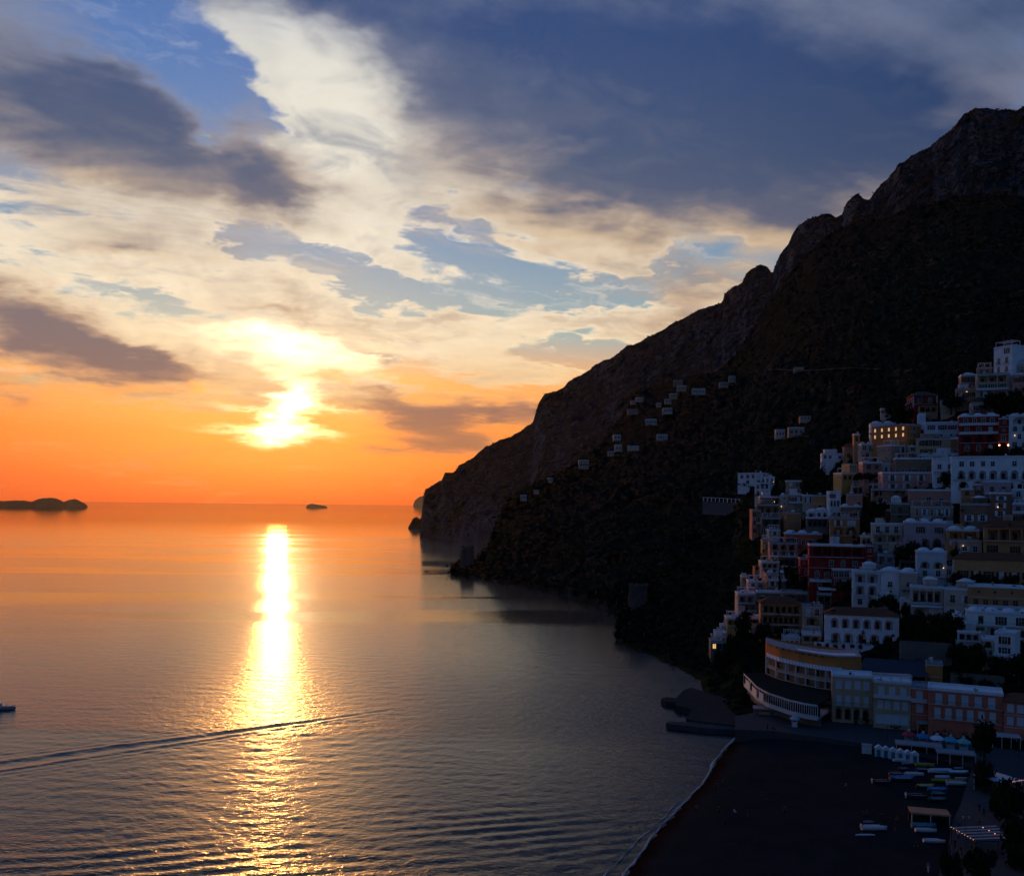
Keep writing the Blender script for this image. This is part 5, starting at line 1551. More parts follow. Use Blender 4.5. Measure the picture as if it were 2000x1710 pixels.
# terrace walls and the upper road on the far hill
M_TERR = mat('dry_stone', (0.10, 0.09, 0.08), 0.95, 0.3, 0.3)
def hill_strip(name, G, pxa, pxb, pya, pyb, w_px, label, cat, m, n=24, kind=None):
    V, F = [], []
    for i in range(n):
        f = i / (n - 1); px = pxa + (pxb - pxa) * f; py = pya + (pyb - pya) * f + 1.5 * math.sin(f * 9.0 + pxa)
        d = on_grid(G, px, py) - 2.0
        a, b = at(px, py, d), at(px, py + w_px, d)
        V += [tuple(a), tuple(b), (b.x, b.y + 4.0, b.z - 1.0), (a.x, a.y + 6.0, a.z)]
        if i:
            q = len(V) - 8
            F += [(q + 1, q, q + 4, q + 5), (q, q + 3, q + 7, q + 4)]
    o = mesh_obj(name, raw_mesh(name, V, F, m))
    return tag(o, label, cat, 'terrace walls on the far hill' if cat else None, kind)
hill_strip('road', GH, 1500, 1720, 722, 718, 1.3, None, None, M_TERR, 40, 'structure')
for k_, (a, b, c, d, lab) in enumerate(((1228, 1256, 789, 786, 'below the upper left cottage'), (1250, 1292, 829, 830, 'under the four-window far house'), (1270, 1318, 859, 858, 'under the cliff-top far house'), (1180, 1222, 890, 888, 'under the tiny cottage of the lower cluster'),
        (1290, 1345, 764, 757, 'beside the stepped beige far house'), (1340, 1400, 771, 768, 'under the five-window far house'), (1395, 1440, 756, 748, 'under the long pale far terrace house'), (1320, 1362, 808, 803, 'right of the two-window far house'), (1115, 1160, 914, 910, 'under the grey far villa'), (1500, 1580, 853, 850, 'under the white far house with the long terrace'))):
    hill_strip('terrace_wall', GH, a, b, c, d, 1.6, 'thin dry-stone terrace wall ' + lab, 'wall', M_TERR)
# ------------------------------------------------------------------ beach, quay, promenade
SHORE = [(1424, 1446), (1440, 1436), (1460, 1420), (1480, 1405), (1500, 1392), (1520, 1379), (1545, 1358), (1560, 1346), (1580, 1326), (1600, 1306), (1625, 1285), (1650, 1263), (1680, 1240), (1710, 1221), (1760, 1188), (1850, 1118), (1960, 1020), (2150, 850)]
def shore_px(py): return interp(py, SHORE)[0] + 1.0 * math.sin(py * 0.21) + 1.6 * math.sin(py * 0.083 + 1)
def sand_mat():
    m = bpy.data.materials.new('beach_sand'); m.use_nodes = True
    t = m.node_tree; b = t.nodes['Principled BSDF']
    geo = node(t, 'ShaderNodeNewGeometry'); P = geo.outputs['Position']
    sp = node(t, 'ShaderNodeSeparateXYZ'); t.links.new(P, sp.inputs[0])
    z = S(sp.outputs[2], t)
    n1 = ntex(t, P, 0.12, 5.0, 0.6); n2 = ntex(t, P, 2.2, 4.0, 0.7)
    wet = (z + (n1 - 0.5) * 0.5).step(0.85, 0.25)
    f = (n1 - 0.5) * 0.9 + (n2 - 0.5) * 0.8 + 1.0
    c = mulc(t, 1.0, mixc(t, wet, (0.024, 0.024, 0.025), (0.020, 0.009, 0.006)), vec(t, f, f, f))
    t.links.new(c, b.inputs['Base Color'])
    t.links.new((S(0.95, t) - wet * 0.35).v, b.inputs['Roughness'])
    b.inputs['Specular IOR Level'].default_value = 0.0
    bn = node(t, 'ShaderNodeBump'); bn.inputs['Strength'].default_value = 0.7; bn.inputs['Distance'].default_value = 0.15
    t.links.new((n2 + n1).v, bn.inputs['Height']); t.links.new(bn.outputs[0], b.inputs['Normal'])
    return m
def beach_z(s): return 2.6 * (1 - math.exp(-max(0.0, s) / 11.0)) - 0.04 if s > 0 else s * 0.16
def build_beach():
    pys = list(np.arange(1424, 1720, 3.2)) + list(np.arange(1730, 2150, 22))
    nc = 150; V = []
    for py in pys:
        a = at_z(shore_px(py), py, 0.0)
        b = at_z(2420 if py < 1600 else 2300, py, 2.6)
        e = (b - a); e.z = 0; L = e.length; e /= L
        n = Vector((-e.y, e.x, 0))
        for k in range(nc):
            s = -6.0 + (L + 6.0) * (k / (nc - 1)) ** 1.6
            p = a + e * s
            z = beach_z(s) + (0.05 * mnoise.noise(p * 0.35) + 0.10 * mnoise.noise(p * 0.09)) * min(1.0, max(0.0, s / 6.0))
            V.append((p.x, p.y, z))
    return tag(mesh_obj('beach', grid_mesh('beach', V, len(pys), nc, sand_mat())), kind='structure')
build_beach()

def surf(name, px_off, w0, w1, z, py0, py1, seed, m):
    rg = random.Random(seed); V, F = [], []
    pys = np.arange(py0, py1, 1.1)
    for i, py in enumerate(pys):
        c = shore_px(py) + px_off(py)
        k = 0.5 + 0.5 * mnoise.fractal(Vector((py * 0.05, seed, 0)), 0.9, 2.0, 4) * 1.8
        w = (w0 + (w1 - w0) * max(0.0, k)) * (py / 1600.0)
        j = 1.3 * mnoise.noise(Vector((py * 0.10, seed + 4.0, 0))) + 0.6 * mnoise.noise(Vector((py * 0.9, seed + 1.0, 0)))
        a, b = at_z(c + j - w, py, z), at_z(c + j + w, py, z)
        V += [tuple(a), (*((a + b) / 2).xy, z + 0.10), tuple(b)]
        if i:
            q = len(V) - 6
            F += [(q, q + 1, q + 4, q + 3), (q + 1, q + 2, q + 5, q + 4)]
    return tag(mesh_obj(name, raw_mesh(name, V, F, m, True)), 'white line of broken water along the dark beach' if seed == 1 else 'second low breaker just off the dark beach', 'foam', kind='stuff')
M_FOAM = mat('foam', (0.50, 0.45, 0.41), 0.9, 0.35, 1.2, 0.1)
surf('foam', lambda p: -3.0 + 2.0 * math.sin(p * 0.05), 0.5, 3.6, 0.10, 1440, 1760, 1, M_FOAM)
surf('foam', lambda p: -16 - max(0, (p - 1600)) * 0.22, 0.05, 2.6, 0.14, 1560, 1760, 2, M_FOAM)

M_CONC = mat('concrete', (0.05, 0.047, 0.045), 0.9, 0.25, 0.5, 0.2, bump=0.3)
M_PAVE = mat('paving', (0.075, 0.073, 0.073), 0.85, 0.2, 0.7, 0.2, bump=0.3)
def slab(name, pts, z, h_, m):
    P = [at_z(px, py, z) for px, py in pts]
    V = [tuple(p) for p in P] + [(p.x, p.y, z - h_) for p in P]
    n = len(P); F = [tuple(range(n))[::-1]] + [(i, (i + 1) % n, n + (i + 1) % n, n + i) for i in range(n)]
    return tag(mesh_obj(name, raw_mesh(name, V, F, m)), kind='structure')
slab('quay', [(1318, 1376), (1322, 1360), (1334, 1348), (1350, 1342), (1400, 1358), (1470, 1380), (1600, 1398), (1620, 1426), (1560, 1424), (1446, 1416), (1420, 1414), (1380, 1410), (1340, 1404), (1352, 1384)], 1.9, 5, M_CONC)
slab('pier', [(1301, 1412), (1306, 1408), (1380, 1410), (1442, 1416), (1438, 1424), (1380, 1421)], 1.5, 4, M_PAVE)
slab('pier', [(1291, 1364), (1300, 1360), (1352, 1366), (1350, 1373), (1300, 1370)], 1.6, 4, M_CONC)
slab('promenade', [(1436, 1398), (1436, 1424), (1500, 1426), (1600, 1438), (1680, 1450), (1760, 1463), (1850, 1478), (1902, 1492), (1888, 1530), (1876, 1570), (1862, 1600), (1852, 1650), (1832, 1712), (1800, 1800), (2900, 1960), (2900, 1560), (2450, 1470), (2000, 1400), (1800, 1395), (1600, 1380), (1500, 1385)], 3.6, 6, M_PAVE)

# ------------------------------------------------------------------ shore things
def root_at(name, px, py, z, yaw=0.0, label=None, cat=None, group=None):
    r = bpy.data.objects.new(name, None); COL.objects.link(r)
    r.location = at_z(px, py, z); r.rotation_euler = (0, 0, yaw)
    return tag(r, label, cat, group)

# kiosks with pointed roofs
def kiosk(px, py, w, colr, name_c, label):
    r = root_at('kiosk', px, py, 3.6, R(-22), label, 'kiosk', 'pointed-roof kiosks on the promenade')
    b = MB(); s = w / 2
    b.box(-s * 0.62, s * 0.62, -s * 0.62, s * 0.62, 0, 1.1)
    b.build('counter', mat('kiosk_' + name_c + '_panel', tuple(0.35 + 0.5 * c for c in colr), 0.6, 0.1), r)
    p = MB()
    for x in (-1, 1):
        for y in (-1, 1): p.box(x * s * 0.6 - 0.05, x * s * 0.6 + 0.05, y * s * 0.6 - 0.05, y * s * 0.6 + 0.05, 1.103, 2.2)
    p.build('posts', M_TRIM, r)
    k = MB(); n = 8
    for ring in ((s * 1.2, 1.95, s * 1.15, 2.2), (s * 1.15, 2.2, s * 0.3, 2.95)):
        for i in range(n):
            a, c = 2 * math.pi * i / n + 0.39, 2 * math.pi * (i + 1) / n + 0.39
            k.poly((ring[0] * math.cos(a), ring[0] * math.sin(a), ring[1]), (ring[0] * math.cos(c), ring[0] * math.sin(c), ring[1]), (ring[2] * math.cos(c), ring[2] * math.sin(c), ring[3]), (ring[2] * math.cos(a), ring[2] * math.sin(a), ring[3]))
    ro = k.build('roof', mat('kiosk_' + name_c, colr, 0.7, 0.1), r)
    q = MB(); q.box(-s * 0.22, s * 0.22, -s * 0.22, s * 0.22, 2.9, 3.4); q.build('cap', M_TRIM, ro)
kiosk(1775, 1450, 3.0, (0.55, 0.06, 0.09), 'red', 'kiosk with red and white pointed roof, leftmost of the row')
kiosk(1803, 1454, 3.0, (0.05, 0.22, 0.42), 'blue', 'kiosk with dark blue pointed roof, second of the row')
kiosk(1830, 1458, 3.0, (0.70, 0.74, 0.76), 'white', 'kiosk with white pointed roof in the middle of the row')
kiosk(1856, 1461, 3.0, (0.10, 0.42, 0.50), 'turquoise', 'kiosk with turquoise pointed roof beside the white one')
kiosk(1882, 1465, 3.0, (0.18, 0.50, 0.46), 'seagreen', 'kiosk with pale green pointed roof next to the big tree')
kiosk(1552, 1418, 2.2, (0.45, 0.55, 0.62), 'paleblue', 'small pale blue kiosk alone on the quay below the curved hotel')

# bathing cabins
M_TEAL = mat('door_teal', (0.03, 0.18, 0.24), 0.6, 0.1)
cab = ['white beach cabin with teal door, ' + s for s in ('first from the left end of the row', 'second from the left end of the row', 'third from the left end of the row', 'fourth from the left end of the row', 'fifth from the left end of the row', 'sixth from the left, right end of the row')]
for i in range(6):
    px, py = 1716 + i * 14.2, 1477 + i * 2.6
    r = root_at('beach_cabin', px, py, 2.5, R(-20), cab[i], 'cabin', 'row of beach cabins')
    b = MB(); s = 0.82
    b.box(-s, s, 0, 1.5, -0.3, 2.0); b.poly((-s, 0, 2.0), (s, 0, 2.0), (0, 0, 2.65)); b.poly((s, 1.5, 2.0), (-s, 1.5, 2.0), (0, 1.5, 2.65))
    b.build('wall', mat('cabin_white', (0.68, 0.69, 0.70), 0.8, 0.12), r)
    k = MB(); k.poly((-s - 0.12, -0.15, 1.98), (0, -0.15, 2.70), (0, 1.6, 2.70), (-s - 0.12, 1.6, 1.98)); k.poly((0, -0.15, 2.70), (s + 0.12, -0.15, 1.98), (s + 0.12, 1.6, 1.98), (0, 1.6, 2.70)); k.build('roof', M_ROOFW, r)
    d = MB(); d.box(-0.42, 0.42, -0.05, -0.003, 0.0, 1.75); do = d.build('door', M_TEAL, r)
    e = MB(); e.box(0.28, 0.34, -0.09, -0.052, 0.85, 1.0); e.build('handle', M_IRON, do)
r = root_at('storage_box', 1693, 1471, 2.5, R(-20), 'plain white storage hut left of the cabin row', 'hut')
b = MB(); b.box(-1.1, 1.1, 0, 2, -0.3, 1.9); b.build('wall', M_TRIM, r); b = MB(); b.box(-1.2, 1.2, -0.1, 2.1, 1.903, 2.02); b.build('roof', M_ROOFG, r)

def shed(name, px, py, w, dp, h_, yaw, label, m, z=2.6, posts=4, group=None, slats=0):
    r = root_at(name, px, py, z, yaw, label, 'shed', group or 'open sheds by the beach')
    k = MB(); k.box(-w / 2, w / 2, 0, dp, h_, h_ + 0.18); k.box(-w / 2 - 0.02, w / 2 + 0.02, -0.06, -0.003, h_ - 0.12, h_ + 0.2)
    k.build('roof', m, r)
    for i in range(posts):
        x = -w / 2 + 0.2 + (w - 0.4) * i / (posts - 1)
        for y in (0.2, dp - 0.2):
            p = MB(); p.box(x - 0.07, x + 0.07, y - 0.07, y + 0.07, -0.4, h_ - 0.003); p.build('post', M_TRIM, r)
    b = MB(); b.box(-w / 2 + 0.1, w / 2 - 0.1, dp - 0.5, dp - 0.3, -0.4, h_ - 0.05); b.build('back_wall', M_DARK, r)
    return r
shed('boat_shed', 1795, 1478, 10.5, 4.5, 2.6, R(-20), 'long flat-roofed shed right of the beach cabins', M_ROOFG)
shed('boat_shed', 1868, 1494, 8.5, 4.5, 2.5, R(-20), 'second flat-roofed shed left of the big round tree', M_ROOFG)
shed('boat_shed', 1818, 1612, 7.0, 3.6, 2.1, R(-14), 'beach hut with a pale orange-brown roof among the boats', mat('roof_plank', (0.42, 0.24, 0.14), 0.8, 0.2), posts=3)
shed('awning_frame', 1745, 1420, 8.0, 4.0, 2.9, R(-18), 'grey glass-roofed terrace in front of the cream waterfront hotel', M_CANVAS, z=3.6)
shed('awning_frame', 1840, 1437, 12.0, 4.0, 2.9, R(-18), 'long pale green terrace awning before the salmon waterfront hotel', mat('awning_green', (0.30, 0.40, 0.38), 0.8, 0.1), z=3.6, posts=5)
shed('awning_frame', 1966, 1462, 6.5, 4.0, 2.9, R(-18), 'pale terrace awning right of the big round tree', M_CANVAS, z=3.6)
r = shed('restaurant_canopy', 1978, 1556, 6.0, 7.0, 3.0, R(24), 'pale sloping restaurant canopy hung with a lit string, at the right edge above the beach', M_CANVAS, z=3.6)
def bulbs(r, pts, n, rad=0.06):
    b = MB()
    for (p, q) in zip(pts[:-1], pts[1:]):
        p, q = Vector(p), Vector(q)
        for i in range(n):
            c = p.lerp(q, (i + 0.5) / n); b.cap(c.x, c.y, c.z, rad, rad, rad, 5, 2)
    b.build('string_light', mat('string_bulb', (1, 0.5, 0.25), 0.5, 0.0, emit=(1.0, 0.36, 0.16), estr=2.5), r)
bulbs(r, [(-3.0, -0.2, 3.25), (3.0, -0.2, 3.25)], 12)
r = root_at('pergola', 1948, 1672, 3.6, R(8), 'dark slatted pergola with lit strings at the lower right corner', 'pergola', 'restaurant terraces')
pergola(r, -4.2, 4.2, 0, 6.5, 0, 2.6, M_IRON, None, 3, 4)
for i in range(5):
    s_ = MB(); y = 0.3 + i * 1.35; s_.box(-4.2, 4.2, y, y + 0.7, 2.9, 2.95); s_.build('slat', M_ROOFG, r)
bulbs(r, [(-4.4, -0.3, 3.0), (-4.4, 6.6, 3.0)], 9); bulbs(r, [(1.2, 0, 3.05), (1.0, 6.0, 3.05)], 4, 0.09)

# low grey bathing house with ochre shutters below the curved hotel
r = root_at('bathing_house', 1512, 1408, 1.9, R(-14), 'low grey bathing house with two ochre shutters on the quay', 'bathing house')
b = MB(); b.box(-5.5, 5.5, 0, 4, -0.3, 3.2); b.build('wall', wall_mat('stone'), r)
for x0, x1 in ((-4.2, -1.2), (0.2, 1.6)):
    b = MB(); b.box(x0, x1, -0.08, -0.003, 0.6, 2.5); b.build('shutter', wall_mat('ochre'), r)
b = MB(); b.box(-5.8, 5.8, -0.4, 4.2, 3.203, 3.4); b.build('roof', M_ROOFG, r)

# lamp posts
def lamp_post(px, py, hgt, label):
    r = root_at('street_lamp', px, py, 3.6, 0, label, 'street lamp', 'promenade lamps')
    p = MB(); p.bar((0, 0, 0), (0, 0, 0.5), 0.16, 6, 0.1); p.bar((0, 0, 0.5), (0, 0, hgt), 0.06, 6, 0.045); p.build('pole', M_IRON, r)
    for sg in (-1, 1):
        a = MB(); a.bar((0, 0, hgt - 0.3), (sg * 0.5, 0, hgt - 0.05), 0.03, 4); a.build('arm', M_IRON, r)
        l = MB(); l.bar((sg * 0.5, 0, hgt - 0.05), (sg * 0.5, 0, hgt + 0.35), 0.10, 6, 0.17); l.build('lantern', mat('lantern_glass', (0.35, 0.36, 0.36), 0.3, 0.0), r)
lamp_post(1733, 1444, 3.6, 'twin-lantern street lamp standing before the cream waterfront hotel')
lamp_post(1853, 1462, 3.6, 'twin-lantern street lamp among the pointed kiosks')
lamp_post(1886, 1656, 5.2, 'tall street lamp on the paved path at the lower right')
lamp_post(1990, 1478, 3.8, 'street lamp at the picture edge before the salmon hotel')

# ------------------------------------------------------------------ boats
_hull = {}
def hull_mesh(kind, m):
    key = (kind, m.name)
    if key in _hull: return _hull[key]
    nx, ns = 11, 7; V, F = [], []
    for i in range(nx):
        f = i / (nx - 1); x = -0.5 + f
        beam = (0.17 if kind != 'kayak' else 0.08) * (max(0.0, 1 - abs(2 * f - 0.9) ** 2.6)) ** 0.6 if f < 0.98 else 0.004
        if f == 0 and kind != 'kayak': beam = 0.12
        sheer = 0.14 + 0.10 * max(0, f - 0.45) ** 1.6 + 0.02 * (1 - f)
        if kind == 'kayak': sheer = 0.07
        for j in range(ns):
            a = math.pi * j / (ns - 1)
            V.append((x + (0.04 * (1 - math.sin(a)) if f > 0.9 else 0), -beam * math.cos(a), sheer * (1 - math.sin(a) ** 0.8) + 0.0))
    for i in range(nx - 1):
        for j in range(ns - 1):
            a = i * ns + j; F.append((a, a + 1, a + ns + 1, a + ns))
    F.append(tuple(range(ns)))
    # thickness: inner skin slightly inside
    n = len(V)
    V += [(x * 0.95, y * 0.84, z * 0.93 + 0.02) for x, y, z in V]
    for i in range(nx - 1):
        for j in range(ns - 1):
            a = n + i * ns + j; F.append((a + 1, a, a + ns, a + ns + 1))
        for j in (0, ns - 1):
            a = i * ns + j; F.append((a, a + ns, n + a + ns, n + a))
    F.append(tuple(n + k for k in reversed(range(ns))))
    _hull[key] = raw_mesh('hull', V, F, m, False)
    return _hull[key]
_bm = {}
def boat_part(key, fn, name, m):
    k = (key, m.name)
    if k not in _bm:
        b = MB(); fn(b); _bm[k] = b.mesh(name, m)
    return _bm[k]
BC = {'white': (0.66, 0.67, 0.68), 'blue': (0.06, 0.16, 0.32), 'navy': (0.03, 0.05, 0.11), 'teal': (0.04, 0.20, 0.24), 'red': (0.25, 0.03, 0.03), 'yellow': (0.50, 0.36, 0.04), 'green': (0.02, 0.09, 0.08), 'grey': (0.32, 0.33, 0.35), 'pale': (0.45, 0.55, 0.66), 'dark': (0.05, 0.05, 0.055)}
def bmat(c): return mat('boat_' + c, BC[c], 0.45, 0.1, 1.0, 0.4)
def boat(px, py, lpx, yaw, hullc, inner, label, kind='row', cover=None, motor=False, flip=False, z=2.55, group='boats drawn up on the beach', name='rowing_boat'):
    r = root_at(name, px, py, z, yaw, label, 'boat' if kind != 'kayak' else 'kayak', group)
    L = lpx * r.location.y / FPX
    ho = mesh_obj('hull', hull_mesh(kind, bmat(hullc)), None, r); ho.scale = (L, L, L * 0.95)
    if flip:
        ho.rotation_euler = (math.pi, 0, 0); ho.location = (0, 0, L * 0.17)
        return r
    if kind == 'row' and not cover:
        for x, w in ((-0.28, 0.125), (-0.02, 0.145), (0.22, 0.11)):
            def fn(b, x=x, w=w): b.box(x - 0.025, x + 0.025, -w, w, 0.085, 0.10)
            so = mesh_obj('thwart', boat_part(('t', x), fn, 'thwart', bmat(inner)), None, r); so.scale = (L, L, L)
    if cover:
        def fn(b):
            for i in range(10):
                for j in range(4):
                    def P(i, j):
                        x = -0.48 + 0.96 * i / 10; hw = 0.165 * (max(0.02, 1 - abs(2 * (x + 0.5) - 0.9) ** 2.6)) ** 0.6
                        y = hw * (j / 2 - 1)
                        return (x, y, 0.15 + 0.06 * (1 - (j / 2 - 1) ** 2) + 0.015 * math.sin(i * 2.7 + j * 1.9) + 0.04 * max(0, x))
                    b.poly(P(i, j), P(i + 1, j), P(i + 1, j + 1), P(i, j + 1))
        co = mesh_obj('tarpaulin', boat_part('cover', fn, 'tarpaulin', bmat(cover)), None, r); co.scale = (L, L, L)
    if motor:
        def fn(b): b.box(-0.56, -0.49, -0.035, 0.035, 0.10, 0.24); b.box(-0.535, -0.515, -0.015, 0.015, -0.02, 0.10)
        mo = mesh_obj('outboard_motor', boat_part('motor', fn, 'outboard_motor', bmat('white')), None, r); mo.scale = (L, L, L)
    def fn(b):
        for sg in (-1, 1): b.box(-0.35, 0.30, sg * 0.158 - 0.012, sg * 0.158 + 0.012, 0.148, 0.166)
    if kind == 'row':
        go = mesh_obj('gunwale', boat_part('gun', fn, 'gunwale', bmat('white' if inner != 'white' else 'grey')), None, r); go.scale = (L, L, L)
    return r
B_ = boat
B_(1761, 1487, 33, 0.0, 'white', 'grey', 'white rowing boat lying nearest the cabin row')
B_(1775, 1492, 27, 0.1, 'grey', 'blue', 'grey-blue boat just before the white one by the cabins')
B_(1806, 1496, 36, -0.1, 'yellow', 'white', 'long pale yellow boat before the first flat shed')
B_(1765, 1503, 24, 0.05, 'dark', 'grey', 'small dark boat left of the navy one')
B_(1802, 1505, 30, 0.0, 'navy', 'blue', 'navy boat in the middle of the boat row')
B_(1836, 1509, 44, -0.06, 'white', 'white', 'boat under a big bunched pale blue tarpaulin', cover='pale')
B_(1871, 1512, 40, -0.05, 'teal', 'white', 'teal-hulled boat under a white cover, right of the bunched tarpaulin', cover='white')
B_(1752, 1513, 31, 0.02, 'red', 'red', 'dark red boat at the left of the boat row')
B_(1785, 1514, 37, 0.0, 'white', 'red', 'cream boat with red inside, right of the dark red boat')
B_(1841, 1518, 28, 0.0, 'pale', 'white', 'upturned pale dinghy below the bunched tarpaulin', flip=True, name='dinghy')
B_(1762, 1524, 49, -0.02, 'navy', 'blue', 'long blue boat below the dark red one', cover='blue')
B_(1723, 1529, 38, 0.0, 'dark', 'white', 'black-hulled white-decked boat with outboard, alone at the left', motor=True)
B_(1852, 1526, 62, -0.08, 'yellow', 'yellow', 'very long yellow kayak', kind='kayak', name='kayak')
B_(1878, 1521, 24, 0.0, 'grey', 'white', 'small upturned grey dinghy at the right of the boat row', flip=True, name='dinghy')
B_(1870, 1533, 40, -0.05, 'white', 'pale', 'white boat below the yellow kayak', motor=True)
B_(1807, 1538, 37, 0.02, 'dark', 'yellow', 'boat under a yellow cover', cover='yellow')
B_(1831, 1544, 38, -0.05, 'blue', 'blue', 'boat under a striped blue cover right of the yellow one', cover='blue')
B_(1833, 1551, 28, -0.02, 'teal', 'teal', 'small teal boat below the blue covered one')
B_(1791, 1557, 41, -0.02, 'dark', 'white', 'white-decked dark boat with outboard above the orange-roofed hut', motor=True)
B_(1831, 1563, 36, 0.0, 'green', 'green', 'dark green covered boat right above the orange-roofed hut', cover='green')
B_(1697, 1606, 20, 0.0, 'blue', 'blue', 'tiny blue dinghy above the lone blue and white boat', name='dinghy')
B_(1707, 1620, 48, 0.0, 'white', 'blue', 'lone blue and white boat with outboard in the lower middle of the beach', motor=True)
B_(1690, 1631, 37, 0.02, 'white', 'white', 'slim white kayak below the lone blue and white boat', kind='kayak', name='kayak')
B_(1804, 1616, 47, -0.05, 'teal', 'white', 'teal-edged boat just below the orange-roofed hut', cover='teal')
B_(1808, 1624, 40, -0.08, 'white', 'grey', 'white boat below the teal-edged one')
B_(1824, 1645, 40, -0.12, 'white', 'pale', 'lowest white boat on the beach')
B_(1873, 1500, 18, 0.0, 'grey', 'grey', 'small upturned grey boat under the second flat shed', flip=True, name='dinghy')
b_ = B_(6, 1387, 44, 0.12, 'grey', 'grey', 'grey fishing boat cut by the left picture edge', z=-0.25, motor=False, group='boats afloat', name='fishing_boat')
k = MB(); k.box(-2.4, -0.6, -0.8, 0.8, 0.9, 2.1); k.box(-2.6, -0.4, -0.95, 0.95, 2.103, 2.25); k.build('cabin', bmat('white'), b_)
k = MB(); k.bar((2.5, 0, 1.2), (3.4, 0, 1.7), 0.06, 5); k.bar((1.0, 0, 0.8), (1.0, 0, 2.0), 0.05, 5); k.build('bow_rail', M_IRON, b_)
B_(833, 1116, 9, 0.2, 'dark', 'dark', 'tiny dark dinghy afloat off the distant watchtower', z=-0.1, group='boats afloat', name='dinghy')

# ------------------------------------------------------------------ people
def person_mesh(pose, top, legs, key):
    sit = pose == 'sit'
    J = {'pel': (0, 0, 0.92), 'chest': (0, 0, 1.32), 'neck': (0, 0, 1.47), 'head': (0, -0.01, 1.60), 'crown': (0, 0, 1.70)}
    step = 0.22 if pose == 'walk' else 0.04
    E = [('pel', 'chest'), ('chest', 'neck'), ('neck', 'head'), ('head', 'crown')]
    Rr = {'pel': .155, 'chest': .165, 'neck': .06, 'head': .105, 'crown': .07}
    for s, sg in (('L', -1), ('R', 1)):
        st = step * sg
        J['sh' + s] = (0.19 * sg, 0, 1.41); J['el' + s] = (0.25 * sg, 0.02 - st * 0.6, 1.14); J['ha' + s] = (0.25 * sg, -0.06 - st, 0.88)
        J['hip' + s] = (0.09 * sg, 0, 0.88); J['kn' + s] = (0.10 * sg, st * 0.7 - 0.02, 0.48); J['an' + s] = (0.10 * sg, st * 1.3 + 0.02, 0.08); J['to' + s] = (0.11 * sg, st * 1.3 - 0.14, 0.04)
        if sit:
            J['kn' + s] = (0.12 * sg, -0.40, 0.98); J['an' + s] = (0.12 * sg, -0.62, 0.60); J['to' + s] = (0.12 * sg, -0.76, 0.62); J['ha' + s] = (0.18 * sg, -0.3, 0.98)
        E += [('chest', 'sh' + s), ('sh' + s, 'el' + s), ('el' + s, 'ha' + s), ('pel', 'hip' + s), ('hip' + s, 'kn' + s), ('kn' + s, 'an' + s), ('an' + s, 'to' + s)]
        Rr.update({'sh' + s: .075, 'el' + s: .05, 'ha' + s: .045, 'hip' + s: .095, 'kn' + s: .065, 'an' + s: .05, 'to' + s: .045})
    ks = list(J); me = bpy.data.meshes.new('person_frame')
    off = 0.58 if sit else 0.0
    me.from_pydata([(J[k][0], J[k][1], J[k][2] - off) for k in ks], [(ks.index(a), ks.index(b)) for a, b in E], [])
    ob = bpy.data.objects.new('person_frame', me); COL.objects.link(ob)
    md = ob.modifiers.new('skin', 'SKIN'); md.use_smooth_shade = True
    for i, k in enumerate(ks):
        sv_ = me.skin_vertices[0].data[i]; sv_.radius = (Rr[k], Rr[k] * (0.7 if k in ('pel', 'chest') else 1)); sv_.use_root = (k == 'pel')
    ob.modifiers.new('sub', 'SUBSURF').levels = 1
    dg = bpy.context.evaluated_depsgraph_get()
    out = bpy.data.meshes.new_from_object(ob.evaluated_get(dg)); out.name = 'person'
    bpy.data.objects.remove(ob)
    out.materials.clear()
    for m in (legs, top, mat('skin', (0.36, 0.22, 0.15), 0.6, 0.0), mat('hair_dark', (0.03, 0.02, 0.015), 0.7, 0.0)): out.materials.append(m)
    for p in out.polygons:
        z = p.center.z + off; x = abs(p.center.x)
        p.material_index = 3 if z > 1.62 or (z > 1.54 and p.center.y > 0.03) else 2 if z > 1.46 or (x > 0.2 and z < 1.08 and z > 0.8 and not sit) else 1 if z > 0.95 else 0
    return out
CL = {'dark': (0.03, 0.03, 0.035), 'navy': (0.03, 0.04, 0.09), 'grey': (0.14, 0.14, 0.15), 'red': (0.25, 0.04, 0.04), 'white': (0.6, 0.6, 0.62), 'blue': (0.10, 0.20, 0.42), 'brown': (0.12, 0.07, 0.045), 'olive': (0.08, 0.08, 0.04)}
def cm(c): return mat('cloth_' + c, CL[c], 0.9, 0.0)
_pm = {}
def person(px, py, yaw, pose, top, legs, label, z=2.55):
    k = (pose, top, legs)
    if k not in _pm: _pm[k] = person_mesh(pose, cm(top), cm(legs), k)
    o = mesh_obj('person', _pm[k]); o.location = at_z(px, py, z); o.rotation_euler = (0, 0, yaw)
    s = 0.94 + (px * 7 % 11) / 100.0; o.scale = (s, s, s)
    if pose == 'sit': o.location.z += 0.0
    return tag(o, label, 'person', 'people on the beach and promenade')
P_ = person
P_(1398, 1543, 0.4, 'stand', 'dark', 'dark', 'person in dark clothes standing near the water, left of a pair', 1.9)
P_(1411, 1536, 2.0, 'stand', 'brown', 'dark', 'person in brown standing near the water, right of a pair', 2.0)
P_(1394, 1560, 1.0, 'walk', 'dark', 'navy', 'person walking below the pair near the water', 1.9)
P_(1359, 1586, 2.6, 'walk', 'grey', 'dark', 'person in grey walking closest to the wet sand', 1.0)
P_(1404, 1590, 0.2, 'stand', 'navy', 'dark', 'person in navy standing in the middle of the lower beach', 2.2)
P_(1417, 1614, 3.0, 'walk', 'dark', 'dark', 'person walking alone lowest on the left beach', 2.3)
P_(1461, 1595, 1.2, 'stand', 'dark', 'grey', 'person standing right of the reclining figure on the beach', 2.5)
P_(1489, 1561, 0.8, 'stand', 'olive', 'dark', 'person in olive alone in the centre of the beach')
